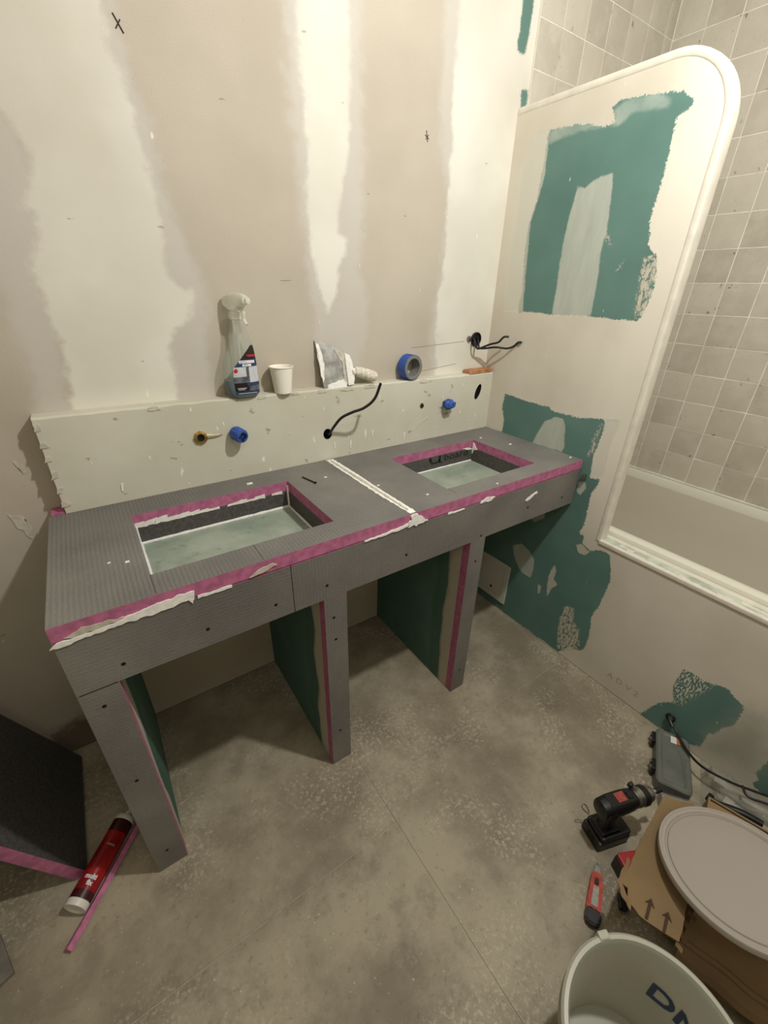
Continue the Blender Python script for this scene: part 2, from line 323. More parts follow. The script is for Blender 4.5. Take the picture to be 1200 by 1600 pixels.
def mat_leg_side():
    x = NT('green_leg_board', .8)
    gc = x.mix(x.ramp(x.noise(4, 4, off=7), .3, .7), srgb(78, 112, 100), srgb(90, 126, 113))
    c = x.mix(edge(x, 'filler', .003, .014, .006, 3), gc, srgb(190, 184, 166))
    c = x.mix(x.math('MULTIPLY', edge(x, 'smudge', .008, .016, .006, 9), .35), c, srgb(56, 84, 70))
    x.bump(x.noise(120, 3), .15, .001); return x.col(c)
M['leg_side'] = mat_leg_side()

# ------------------------------------------------------------------ mesh helpers
def link_mesh(name, bm, mats, parent=None, smooth=False, loc=None):
    me = bpy.data.meshes.new(name); bmesh.ops.recalc_face_normals(bm, faces=bm.faces)
    bm.to_mesh(me); bm.free()
    for m in (mats if isinstance(mats, (list, tuple)) else [mats]): me.materials.append(m)
    if smooth:
        for p in me.polygons: p.use_smooth = True
        me.set_sharp_from_angle(angle=math.radians(38))
    o = bpy.data.objects.new(name, me); COL.objects.link(o)
    if parent is not None: o.parent = parent
    return o

def thing(name, label, cat, loc=(0, 0, 0), group=None, rot=None):
    o = bpy.data.objects.new(name, None); COL.objects.link(o); o.location = loc; o.empty_display_size = .02
    if rot is not None: o.rotation_euler = rot
    o['label'] = label; o['category'] = cat
    if group: o['group'] = group
    return o
def tag(o, label, cat, group=None, kind=None):
    o['label'] = label; o['category'] = cat
    if group: o['group'] = group
    if kind: o['kind'] = kind
    return o
def structure(o): o['kind'] = 'structure'; return o
def sub_origin(parent, *objs):
    """meshes are written in world metres; keep them there under a moved Empty"""
    bpy.context.view_layer.update()
    for o in objs: o.matrix_parent_inverse = parent.matrix_world.inverted()

def bm_box(bm, lo, hi, bevel=0, mat=0, rot=None, origin=None, segs=2):
    c = [(a + b) / 2 for a, b in zip(lo, hi)]; s = [abs(b - a) for a, b in zip(lo, hi)]
    t = bmesh.new(); bmesh.ops.create_cube(t, size=1)
    for v in t.verts: v.co = Vector((v.co.x * s[0], v.co.y * s[1], v.co.z * s[2]))
    if bevel: bmesh.ops.bevel(t, geom=t.edges[:], offset=bevel, segments=segs, profile=.6, affect='EDGES')
    for v in t.verts:
        v.co += Vector(c)
        if rot is not None: v.co = rot @ v.co
        if origin is not None: v.co += Vector(origin)
    for f in t.faces: f.material_index = mat
    merge(bm, t)
def merge(bm, t):
    me = bpy.data.meshes.new('tmp'); t.to_mesh(me); t.free(); bm.from_mesh(me); bpy.data.meshes.remove(me)
def box(name, lo, hi, mat, parent=None, bevel=0, smooth=False, rot=None, origin=None):
    bm = bmesh.new(); bm_box(bm, lo, hi, bevel, 0, rot, origin); return link_mesh(name, bm, mat, parent, smooth)

def frame_of(d):
    d = d.normalized(); a = Vector((0, 0, 1)) if abs(d.z) < .9 else Vector((1, 0, 0))
    u = d.cross(a).normalized(); return u, d.cross(u).normalized()
def bm_rings(bm, rings, close=True, caps=(True, True), mat=0):
    vs = [[bm.verts.new(p) for p in r] for r in rings]
    for a, b in zip(vs[:-1], vs[1:]):
        n = len(a)
        for i in range(n if close else n - 1):
            f = bm.faces.new((a[i], a[(i + 1) % n], b[(i + 1) % n], b[i])); f.material_index = mat
    if caps[0]: bm.faces.new(vs[0][::-1]).material_index = mat
    if caps[1]: bm.faces.new(vs[-1]).material_index = mat
    return vs
def spline(pts, n=8):
    P_ = [Vector(p) for p in pts]; P_ = [P_[0] * 2 - P_[1]] + P_ + [P_[-1] * 2 - P_[-2]]; out = []
    for i in range(1, len(P_) - 2):
        a, b, c, d = P_[i - 1:i + 3]
        for k in range(n):
            t = k / n
            out.append(.5 * ((2 * b) + (c - a) * t + (2 * a - 5 * b + 4 * c - d) * t * t + (3 * b - a - 3 * c + d) * t ** 3))
    out.append(P_[-2]); return out
def bm_tube(bm, pts, r, seg=10, smooth_n=8, mat=0, caps=(True, True)):
    pts = spline(pts, smooth_n) if smooth_n else [Vector(p) for p in pts]
    rad = r if callable(r) else (lambda t: r)
    u, v = frame_of(pts[1] - pts[0]); rings = []
    for i, p in enumerate(pts):
        d = (pts[min(i + 1, len(pts) - 1)] - pts[max(i - 1, 0)]).normalized()
        u = (u - d * u.dot(d)).normalized(); v = d.cross(u)
        R = rad(i / (len(pts) - 1))
        rings.append([p + (u * math.cos(a) + v * math.sin(a)) * R for a in [2 * math.pi * k / seg for k in range(seg)]])
    bm_rings(bm, rings, caps=caps, mat=mat)
def tube(name, pts, r, mat, parent=None, seg=10, smooth_n=8):
    bm = bmesh.new(); bm_tube(bm, pts, r, seg, smooth_n); return link_mesh(name, bm, mat, parent, True)
def bm_lathe(bm, prof, origin=(0, 0, 0), axis=(0, 0, 1), seg=40, mat=0, caps=(False, False)):
    """prof: list of (radius, height along the axis)"""
    ax = Vector(axis).normalized(); u, v = frame_of(ax); o = Vector(origin)
    rings = [[o + ax * h + (u * math.cos(a) + v * math.sin(a)) * max(r, 1e-5) for a in [2 * math.pi * k / seg for k in range(seg)]] for r, h in prof]
    bm_rings(bm, rings, caps=caps, mat=mat)
def lathe(name, prof, mat, parent=None, origin=(0, 0, 0), axis=(0, 0, 1), seg=40, caps=(False, False), smooth=True):
    bm = bmesh.new(); bm_lathe(bm, prof, origin, axis, seg, 0, caps); return link_mesh(name, bm, mat, parent, smooth)

def slab(name, pts2, plane, val, th, mat, parent=None, rough=0.0, step=0.006, seed=0, dome=True):
    """a thin smear or sheet: outline pts2 on an axis plane, given thickness towards the room"""
    # densify and roughen the outline
    out = []
    n = len(pts2)
    ar = abs(sum(pts2[i][0] * pts2[(i + 1) % n][1] - pts2[(i + 1) % n][0] * pts2[i][1] for i in range(n))) / 2
    per = sum((Vector(pts2[i]) - Vector(pts2[(i + 1) % n])).length for i in range(n))
    rough = min(rough, ar / per * .9)          # keep thin smears from folding over themselves
    for i in range(n):
        a = Vector(pts2[i]); b = Vector(pts2[(i + 1) % n]); k = max(1, int((b - a).length / step))
        for j in range(k):
            p = a.lerp(b, j / k)
            if rough:
                q = Vector((p.x * 90 + seed, p.y * 90, seed * 1.3))
                p = p + Vector((noise.noise(q), noise.noise(q + Vector((9, 4, 2))))) * rough
            out.append(p)
    def lift(p, h):
        if plane == 'x': return Vector((val + h, p.x, p.y))
        if plane == 'y': return Vector((p.x, val + h, p.y))
        return Vector((p.x, p.y, val + h))
    slab.n = getattr(slab, 'n', 0) + 1; th *= 1 + .04 * (slab.n % 9)   # no two smears share a plane
    bm = bmesh.new()
    b0 = [bm.verts.new(lift(p, -.15 * th)) for p in out]; c = sum(out, Vector((0, 0))) / len(out)
    t0 = [bm.verts.new(lift(p, th)) for p in out]
    for i in range(len(out)):
        j = (i + 1) % len(out); bm.faces.new((b0[i], b0[j], t0[j], t0[i]))
    bm.faces.new(t0)
    bmesh.ops.triangulate(bm, faces=[f for f in bm.faces if len(f.verts) > 4])
    return link_mesh(name, bm, mat, parent)

def text_mesh(name, s, size, mat, parent, origin, xdir, ydir, depth=0.0004, bend=None, align='CENTER', bold=0.0, squash=1):
    cu = bpy.data.curves.new(name, 'FONT'); cu.body = s; cu.size = size; cu.extrude = depth; cu.align_x = align
    cu.offset = bold; cu.resolution_u = 3
    tmp = bpy.data.objects.new('tmp_text', cu); COL.objects.link(tmp)
    bpy.context.view_layer.update()
    me = bpy.data.meshes.new_from_object(tmp.evaluated_get(bpy.context.evaluated_depsgraph_get()))
    bpy.data.objects.remove(tmp); bpy.data.curves.remove(cu)
    X = Vector(xdir).normalized(); Y = Vector(ydir).normalized(); Z = X.cross(Y); O = Vector(origin or (0, 0, 0))
    for v in me.vertices:
        x_, y_, z_ = v.co
        v.co = bend(x_, y_, z_) if bend else O + X * x_ * squash + Y * y_ + Z * z_
    me.materials.clear(); me.materials.append(mat); me.name = name
    o = bpy.data.objects.new(name, me); COL.objects.link(o); o.parent = parent; return o

# ------------------------------------------------------------------ masks
def sdf(poly, X, Y):
    """positive inside, metres"""
    p = np.array(poly, float); q = np.roll(p, -1, 0); d = np.full(X.shape, 1e9); ins = np.zeros(X.shape, bool)
    for (ax, ay), (bx, by) in zip(p, q):
        ex, ey = bx - ax, by - ay; L = ex * ex + ey * ey + 1e-12
        t = np.clip(((X - ax) * ex + (Y - ay) * ey) / L, 0, 1)
        d = np.minimum(d, np.hypot(X - ax - ex * t, Y - ay - ey * t))
        cr = ((ay > Y) != (by > Y)); xx = ax + (Y - ay) * ex / (ey if abs(ey) > 1e-9 else 1e-9)
        ins ^= cr & (X < xx)
    return np.where(ins, d, -d)
def union(names, X, Y):
    r = np.full(X.shape, -1.0)
    for n in names: r = np.maximum(r, sdf(P[n], X, Y))
    return r
def set_attr(me, name, arr):
    a = me.attributes.new(name, 'FLOAT', 'POINT'); a.data.foreach_set('value', np.asarray(arr, np.float32).ravel())
def grid_mesh(name, V, quads, mats, parent=None, midx=None):
    me = bpy.data.meshes.new(name); me.from_pydata([tuple(v) for v in V], [], quads); me.update()
    for m in mats: me.materials.append(m)
    if midx is not None: me.polygons.foreach_set('material_index', midx)
    o = bpy.data.objects.new(name, me); COL.objects.link(o)
    if parent is not None: o.parent = parent
    return o

# ------------------------------------------------------------------ the room
XW, YWALL, ZTOP = 0.7625, 0.0, 2.5          # far bath wall, back wall, ceiling
YP, TP, ZP, ZS, SW = -0.612, 0.040, 1.786, 0.548, 0.068    # partition end, thickness, top, bath sill
YBACK, XLEFT = -2.6, -1.92

def build_back_wall():
    h = .008; xs = np.arange(XLEFT, .0361, h); xs = np.append(xs[:-1], .036); zs = np.arange(0, ZTOP + .001, h); zs[-1] = ZTOP
    X, Z = np.meshgrid(xs, zs); nx, nz = len(xs), len(zs)
    V = np.stack([X, np.zeros_like(X), Z], -1).reshape(-1, 3)
    q = [(j * nx + i, j * nx + i + 1, (j + 1) * nx + i + 1, (j + 1) * nx + i) for j in range(nz - 1) for i in range(nx - 1)]
    o = grid_mesh('wall_back', V, q, [M['back']]); structure(o)
    Zc = np.minimum(Z, 1.76)
    Zc2 = np.clip(Z, 1.06, 1.76)
    set_attr(o.data, 'white', union(['white_left', 'white_mid', 'white_right'], X, Zc2) - np.clip(1.0 - Z, 0, 1) * 6)
    set_attr(o.data, 'halo', union(['halo_mid', 'halo_mid2', 'halo_right', 'halo_farleft'], X, Zc2) - np.clip(1.0 - Z, 0, 1) * 2)
    set_attr(o.data, 'teal', np.maximum(sdf(P['teal_a'], X, np.minimum(Z, 1.99)), sdf(P['teal_b'], X, Z)))
    set_attr(o.data, 'rust', .09 - np.hypot((X + 1.575) * .8, (Z - .03)))
    for nm, s in (('smear', [(-1.54, .805), (-1.515, .80), (-1.505, .76), (-1.512, .735), (-1.525, .765), (-1.535, .785)]),
                  ('smear', [(-1.49, .93), (-1.482, .935), (-1.474, .905), (-1.48, .90)])):
        f = slab('filler_smear', s, 'y', 0, -.0015, M['filler_dull'], o, .006)
    # installer's crosses and pencil lines
    def stroke(a, b, w=.0016, m='pencil'):
        tube('pencil_mark', [(a[0], -.0004, a[1]), (b[0], -.0004, b[1])], w / 2, M[m], o, 6, 0)
    stroke((-1.101, 1.728), (-1.088, 1.704), .0026); stroke((-1.090, 1.722), (-1.100, 1.708), .0022)
    stroke((-.356, 1.682), (-.350, 1.658), .0022); stroke((-.360, 1.672), (-.346, 1.665), .0018); stroke((-.347, 1.674), (-.357, 1.663), .0018)
    stroke((-.37, 1.117), (-.13, 1.128), .0012, 'pencil_light'); stroke((-.36, 1.035), (-.16, 1.052), .0012, 'pencil_light')
    stroke((-.82, 1.305), (-.79, 1.307), .001, 'pencil_light')
    return o

def build_right_wall():
    h = .008
    ys = np.concatenate([np.arange(0, -YP, h), [-YP]]); n1 = len(ys); ys = np.concatenate([ys, np.arange(-YP + .012, 1.7, .012), np.linspace(1.75, -YBACK, 6)])
    R = .155
    def top(y):
        if y < -YP - R: return ZP
        t = min(1.0, (y - (-YP - R)) / R); return ZP - R + R * math.sqrt(max(0, 1 - t * t))
    zlow = np.linspace(0, ZS, int(ZS / h) + 1); nlow = len(zlow); nup = 150
    V = []; idx = {}
    for i, y in enumerate(ys):
        for j, z in enumerate(zlow): idx[(i, j)] = len(V); V.append((0, -y, z))
        if i < n1:
            # columns close up near the rounded end
            for j in range(1, nup + 1):
                idx[(i, nlow - 1 + j)] = len(V); V.append((0, -y, ZS + (top(y) - ZS) * j / nup))
    q = []
    for i in range(len(ys) - 1):
        for j in range(nlow - 1): q.append((idx[(i, j)], idx[(i, j + 1)], idx[(i + 1, j + 1)], idx[(i + 1, j)]))
        if i < n1 - 1:
            for j in range(nlow - 1, nlow - 1 + nup): q.append((idx[(i, j)], idx[(i, j + 1)], idx[(i + 1, j + 1)], idx[(i + 1, j)]))
    nface = len(q)
    # outline of the upstand: top, rounded corner, end; then the sill
    out = [(-y, top(y)) for y in ys[:n1] if y < -YP - R] + [(-(-YP - R + R * math.sin(a)), ZP - R + R * math.cos(a)) for a in np.linspace(0, math.pi / 2, 14)] + [(YP, ZS)]
    base = len(V)
    for (y, z) in out: V.append((0, y, z)); V.append((TP, y, z))
    for k in range(len(out) - 1): q.append((base + 2 * k, base + 2 * k + 1, base + 2 * k + 3, base + 2 * k + 2))
    b = len(V); V += [(0, YP, ZS), (SW, YP, ZS), (SW, YBACK, ZS), (0, YBACK, ZS)]; q.append((b, b + 1, b + 2, b + 3))
    # back of the upstand
    b = len(V); V += [(TP, y, z) for (y, z) in out]; V += [(TP, 0, ZS)]; q.append(tuple(range(b, len(V))))
    b = len(V); V += [(SW, 0, 0), (SW, 0, ZS), (SW, YBACK, ZS), (SW, YBACK, 0), (TP, 0, ZS), (TP, YP, ZS), (SW, YP, ZS)]; q.append((b, b + 1, b + 2, b + 3)); q.append((b + 1, b + 4, b + 5, b + 6))
    mi = [0] * nface + [1] * (len(q) - nface)
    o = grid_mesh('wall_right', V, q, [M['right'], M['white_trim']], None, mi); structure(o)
    A = np.array(V); Y, Z = A[:, 1], A[:, 2]
    inner = union(['i1'], Y, Z)
    set_attr(o.data, 'green', union(['g1', 'g2', 'g3', 'g4'], Y, Z))
    set_attr(o.data, 'thin', union(['i1', 't1', 't2', 'a1', 'leaf', 'b4', 'b5'], Y, Z))
    set_attr(o.data, 'blob', union(['b1', 'b2', 'b3'], Y, Z))
    set_attr(o.data, 'speck', np.maximum(union(['speck'], Y, Z), union(['speck2', 'speck3', 'speck4', 'b6'], Y, Z) - .004))
    set_attr(o.data, 'veil', union(['t3'], Y, Z))
    set_attr(o.data, 'dry', sdf(P['g3dry'], Y, Z) + .004)
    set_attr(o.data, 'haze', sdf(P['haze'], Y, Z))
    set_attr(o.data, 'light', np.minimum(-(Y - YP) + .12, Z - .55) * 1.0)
    # bullnose that closes the free edge, and a faint ridge of filler just inside it
    pts = [(y, z) for i, (y, z) in enumerate(out) if i == 0 or i == len(out) - 1 or y < YP + R + .01 or i % 6 == 0]
    def along(prof, m, smooth=True):
        bm = bmesh.new(); rings = []
        for i, p in enumerate(pts):
            a_, b_ = pts[max(i - 1, 0)], pts[min(i + 1, len(pts) - 1)]
            d = Vector((0, b_[0] - a_[0], b_[1] - a_[1])).normalized(); nrm = Vector((0, d.z, -d.y))     # points out of the plate
            rings.append([Vector((x_, p[0], p[1])) + nrm * h_ for x_, h_ in prof])
        bm_rings(bm, rings); return link_mesh('corner_bead', bm, m, o, smooth)
    half = [(TP / 2 - (TP / 2 + .001) * math.cos(a_), .006 * math.sin(a_) ** .6) for a_ in np.linspace(0, math.pi, 21)]
    along(half + [(TP + .001, -.008), (-.001, -.008)], M['white_trim'], False)
    along([(.001 - .0034 * math.sin(a_), -.004 + .009 * math.cos(a_)) for a_ in np.linspace(0, math.pi, 13)] + [(.002, -.013), (.002, .004)], M['white_trim'], False)
    # filler band on the sill front and its lumps
    box('sill_bead', (-.004, -2.0, ZS - .011), (.011, YP, ZS + .005), M['white_trim'], o, .004)
    text_mesh('pencil_note', 'A D V 2', .034, M['pencil_note'], o, (-.0001, -.835, .055), (0, -1, 0), (0, 0, 1), .0003)
    box('sill_strip', (.010, -2.0, ZS + .0002), (.044, YP, ZS + .002), M['sill_green'], o)
    for k in range(13):
        y = YP - .02 - k * .05 + random.uniform(-.012, .012); w = random.uniform(.014, .034)
        cx_ = random.choice([.006, .012, .026, .048])
        slab('filler_lump', [(cx_ - .006, y - w), (cx_ + .007, y - w * .8), (cx_ + .009, y + w), (cx_ - .004, y + w * .9)], 'z', ZS + .001, .0018, M['white_trim'], o, .010, step=.004, seed=k)
    return o

M['sill_green'] = plain('sill_scraped', srgb(186, 194, 176), .6, nscale=30, namp=.2, bump=.4)

wall_back = build_back_wall()
wall_right = build_right_wall()
structure(box('wall_left', (XLEFT - .05, YBACK, 0), (XLEFT, 0, ZTOP), M['paint']))
structure(box('wall_front', (XLEFT, YBACK - .05, 0), (XW, YBACK, ZTOP), M['paint']))
structure(box('ceiling', (XLEFT - .05, YBACK - .05, ZTOP), (XW + .05, .05, ZTOP + .05), M['ceiling']))

# floor: large stone tiles on a bed
floor = structure(box('floor', (XLEFT, YBACK, -.03), (XW, 0, -.0022), M['floor_grout']))
g = .0012
cols = [(XLEFT, -1.806, -.72), (-1.806, -.906, -.72), (-.906, -.0005, -.615)]
for (x0, x1, yj) in cols:
    for (y0, y1) in ((yj, 0), (yj - .9, yj), (YBACK, yj - .9)):
        box('tile', (x0 + g, y0 + g, -.012), (x1 - g, y1 - g, 0), M['floor'], floor, .0008)

# bath side: grout bed and glazed tiles, one object each
def tile_mesh():
    bm = bmesh.new(); s = .0538; n = 4
    def P_(i, j):
        return ((i / n * 2 - 1) * s, (j / n * 2 - 1) * s)
    lay = bm.verts.layers.float.new('edge')
    g_ = [[bm.verts.new((*P_(i, j), .006 if 0 < i < n and 0 < j < n else .0045)) for j in range(n + 1)] for i in range(n + 1)]
    for i in range(n + 1):
        for j in range(n + 1): g_[i][j][lay] = 1.0 if i in (0, n) or j in (0, n) else 0.0
    for i in range(n):
        for j in range(n): bm.faces.new((g_[i][j], g_[i + 1][j], g_[i + 1][j + 1], g_[i][j + 1]))
    rim = [g_[i][0] for i in range(n)] + [g_[n][j] for j in range(n)] + [g_[i][n] for i in range(n, 0, -1)] + [g_[0][j] for j in range(n, 0, -1)]
    lo = [bm.verts.new((v.co.x, v.co.y, -.002)) for v in rim]
    for v in lo: v[lay] = 1
    for i in range(len(rim)):
        j = (i + 1) % len(rim); bm.faces.new((rim[j], rim[i], lo[i], lo[j]))
    me = bpy.data.meshes.new('tile'); bm.to_mesh(me); bm.free(); me.materials.append(M['tile']); return me
TM = tile_mesh()
wall_bath = structure(box('wall_bath', (XW, YBACK, 0), (XW + .05, .05, ZTOP), M['grout']))
wall_bath_end = structure(box('wall_bath_end', (.036, .0, 0), (XW, .05, ZTOP), M['grout']))
pitch = .1103
rt = random.Random(3)
for k in range(18):
    zc = .565 + pitch * (k + .5)
    if zc > ZTOP - .04: break
    for i in range(15):
        o = bpy.data.objects.new('tile', TM); COL.objects.link(o); o.parent = wall_bath
        rot = Matrix(((0, 0, -1), (-1, 0, 0), (0, 1, 0)))       # tile normal -> -X
        o.matrix_local = Matrix.Translation((XW + .0034, .004 - pitch * (i + .5), zc)) @ rot.to_4x4() @ Matrix.Rotation(rt.uniform(-.012, .012), 4, 'X') @ Matrix.Rotation(rt.uniform(-.012, .012), 4, 'Y') @ Matrix.Rotation(rt.uniform(-.006, .006), 4, 'Z')
    for i in range(7):
        xc = .0415 + pitch * (i + .5)
        if xc > XW: break
        o = bpy.data.objects.new('tile', TM); COL.objects.link(o); o.parent = wall_bath_end
        rot = Matrix(((1, 0, 0), (0, 0, -1), (0, 1, 0)))        # normal -> -Y
        m = Matrix.Translation((xc, .0034, zc)) @ rot.to_4x4() @ Matrix.Rotation(rt.uniform(-.012, .012), 4, 'X') @ Matrix.Rotation(rt.uniform(-.012, .012), 4, 'Y')
        if xc + .055 > XW - .004: m = Matrix.Translation(((XW - .006 + .0415 + pitch * 6) / 2, .0034, zc)) @ rot.to_4x4() @ Matrix.Scale((XW - .009 - .0415 - pitch * 6) / (2 * .0543), 4, (1, 0, 0))
        o.matrix_local = m
structure(box('trim_2', (.0345, -.004, ZP), (.0395, 0, ZTOP), M['white_trim']))   # strip where plaster meets tiles

# ------------------------------------------------------------------ pipe boxing behind the counter (a plastered ledge)
YL, ZC, XG = -.0422, .80, -1.427
def zl(x): return 1.031 - .016 * (x - XG) / (0 - XG)
def build_ledge():
    bm = bmesh.new(); n = 90
    rows = []
    for i in range(n + 1):
        x = XG + (0 - XG) * i / n
        j = noise.noise(Vector((x * 26, 3, 0))) * .0022; j2 = noise.noise(Vector((x * 22, 9, 4))) * .002
        rows.append([bm.verts.new((x, YL, .0)), bm.verts.new((x, YL, zl(x) - .004 + j)), bm.verts.new((x, YL + .004 + j2, zl(x) + j * .4)), bm.verts.new((x, -.0002, zl(x))), bm.verts.new((x, -.0002, .0))])
    for a, b in zip(rows[:-1], rows[1:]):
        for k in range(5): bm.faces.new((a[k], b[k], b[(k + 1) % 5], a[(k + 1) % 5]))
    bm.faces.new(rows[0]); bm.faces.new(rows[-1][::-1])
    bmesh.ops.recalc_face_normals(bm, faces=bm.faces)
    # ledge starts just below the counter
    for v in bm.verts:
        if v.co.z < .1: v.co.z = .70
    o = link_mesh('trim_1', bm, [M['ledge'], M['void']]); structure(o)
    # drilled holes
    c = bmesh.new()
    def hole(x, z, rx, rz, tilt=0):
        ring = [[Vector((x + rx * math.cos(a) * math.cos(tilt) - rz * math.sin(a) * math.sin(tilt), y, z + rx * math.cos(a) * math.sin(tilt) + rz * math.sin(a) * math.cos(tilt))) for a in [2 * math.pi * k / 18 for k in range(18)]] for y in (YL - .02, YL + .034)]
        t = bmesh.new(); bm_rings(t, ring, mat=1); bmesh.ops.recalc_face_normals(t, faces=t.faces); merge(c, t)
    hole(-.071, .948, .0135, .030, -.35); hole(-.346, .927, .009, .010); hole(-1.096, .935, .016, .016); hole(-.722, .884, .015, .017)
    cm = bpy.data.meshes.new('cut'); c.to_mesh(cm); c.free(); cm.materials.append(M['ledge']); cm.materials.append(M['void'])
    co = bpy.data.objects.new('cut', cm); COL.objects.link(co)
    md = o.modifiers.new('b', 'BOOLEAN'); md.object = co; md.solver = 'EXACT'; md.operation = 'DIFFERENCE'
    bpy.context.view_layer.update()
    me = bpy.data.meshes.new_from_object(o.evaluated_get(bpy.context.evaluated_depsgraph_get()))
    o.modifiers.clear(); o.data = me; bpy.data.objects.remove(co)
    # torn paper and lumps of filler on the edges
    for k in range(9):
        x = XG + .01 + random.random() * 1.38; w = random.uniform(.008, .028)
        slab('filler_lump', [(x - w, zl(x) - .010), (x + w, zl(x) - .008 - random.random() * .004), (x + w * .7, zl(x) - .001), (x - w * .8, zl(x) - .001)], 'y', YL, -.0016, M['ledge'] if k % 3 else M['filler_dull'], o, .005, seed=k)
    for k in range(6):
        z = .815 + k * .036 + random.random() * .008; h_ = random.uniform(.008, .024); slab('filler_lump', [(XG - .0015 - random.random() * .003, z), (XG + .006 + random.random() * .012, z + .002), (XG + .005 + random.random() * .008, z + h_), (XG - .001, z + h_)], 'y', YL, -.002, M['filler_dull'], o, .006, seed=k + 50)
    for (x, z, L) in ((-.42, .826, .016), (-.64, .835, .012), (-.555, .86, .01), (-1.30, .838, .010), (-.70, .842, .008)):
        slab('filler_drip', [(x - .002, z - L), (x + .002, z - L), (x + .003, z + L), (x - .002, z + L)], 'y', YL, -.0018, M['filler'], o, .003, seed=int(x * 99))
    slab('trowel_ridge', [(-.40, .83), (-.36, .865), (-.31, .885), (-.308, .883), (-.355, .861), (-.395, .83)], 'y', YL, -.0012, M['ledge'], o, .001)
    return o
ledge = build_ledge()

# ------------------------------------------------------------------ the double wash counter, built of foam board
XL, YF, ZA, TB = -1.461, -.486, .641, .030
counter = thing('vanity_counter', 'grey foam-board double washbasin counter with pink cut edges standing on three legs', 'counter', (-.73, -.26, 0))
CP = []
def keep(o): CP.append(o); return o

def board_with_hole(name, x0, x1, y0, y1, z0, z1, hx0, hx1, hy0, hy1):
    bm = bmesh.new()
    def quad(z, x0, x1, y0, y1): return [bm.verts.new(p) for p in ((x0, y0, z), (x1, y0, z), (x1, y1, z), (x0, y1, z))]
    ot, it, ob, ib = quad(z1, x0, x1, y0, y1), quad(z1, hx0, hx1, hy0, hy1), quad(z0, x0, x1, y0, y1), quad(z0, hx0, hx1, hy0, hy1)
    for k in range(4):
        j = (k + 1) % 4
        bm.faces.new((ot[k], ot[j], it[j], it[k])).material_index = 0
        bm.faces.new((ob[j], ob[k], ib[k], ib[j])).material_index = 0
        bm.faces.new((ot[j], ot[k], ob[k], ob[j])).material_index = 1
        bm.faces.new((it[k], it[j], ib[j], ib[k])).material_index = 1
    return link_mesh(name, bm, [M['skin_x'], M['foam']], counter)
SL = (-1.299, -.904, -.415, -.137); SR = (-.547, -.169, -.420, -.141)
XM = -.722
keep(board_with_hole('worktop_board', XL, XM - .004, YF, YL, ZC - TB, ZC, *SL))
keep(board_with_hole('worktop_board', XM + .004, -.0005, YF, YL, ZC - TB, ZC, *SR))
keep(box('worktop_offcut', (XL + .005, YL + .0005, ZC - TB), (XG - .002, -.001, ZC + .004), M['foam'], counter))

def board(name, lo, hi, front='skin_x', parent=counter):
    """front and back faces skinned, the four cut edges pink"""
    bm = bmesh.new(); bm_box(bm, lo, hi); bmesh.ops.recalc_face_normals(bm, faces=bm.faces)
    for f in bm.faces: f.material_index = 0 if abs(f.normal.y) > .9 else 1
    return keep(link_mesh(name, bm, [M[front], M['foam']], parent))
YI = YF + .028
board('apron_board', (XL, YF, ZA), (-1.0475, YI, .767), 'skin_z')
board('apron_board', (-1.0455, YF, ZA), (-.006, YI, .767), 'skin_front')
for (x0, x1) in ((XL, -1.395), (-.974, -.913), (-.496, -.435)):
    fb = board('leg_board', (x0, YF, .0015), (x1, YI, ZA - .001), 'skin_z' if x0 < -1.4 else 'skin_front')
    for side, xs_ in (('l', x0), ('r', x1)):
        # green board cheek with a band of filler next to the foam edge
        ny, nz = 52, 62; ys = np.linspace(YI, -.0008, ny); zs = np.linspace(.001, .706, nz)
        Yg, Zg = np.meshgrid(ys, zs); xa, xb = (xs_ + .0006, xs_ + .0125) if side == 'l' else (xs_ - .0006, xs_ - .0125)
        V = []; q = []
        for xx in (xa, xb):
            b0 = len(V); V += [(xx, y, z) for y, z in zip(Yg.ravel(), Zg.ravel())]
            q += [(b0 + j * ny + i, b0 + j * ny + i + 1, b0 + (j + 1) * ny + i + 1, b0 + (j + 1) * ny + i) for j in range(nz - 1) for i in range(ny - 1)]
        N = ny * nz
        for i in range(ny - 1): q += [(i, i + 1, N + i + 1, N + i), (N - ny + i, N - ny + i + 1, 2 * N - ny + i + 1, 2 * N - ny + i)]
        for j in range(nz - 1): q += [(j * ny, (j + 1) * ny, N + (j + 1) * ny, N + j * ny), (j * ny + ny - 1, (j + 1) * ny + ny - 1, N + (j + 1) * ny + ny - 1, N + j * ny + ny - 1)]
        o = grid_mesh('cheek_board', V, q, [M['leg_side']], counter)
        A = np.array(V); wdt = .052 if side == 'l' else .040
        wob = np.array([noise.noise(Vector((z * 9, x0 * 7, 0))) * .022 + (.030 * max(0, 1 - abs(z - .47) / .2) if side == 'r' else 0) for z in A[:, 2]])
        set_attr(o.data, 'filler', (YI + wdt + wob) - A[:, 1]); set_attr(o.data, 'smudge', .030 - np.abs(A[:, 1] - (YI + .075 + wob)))
        keep(o)
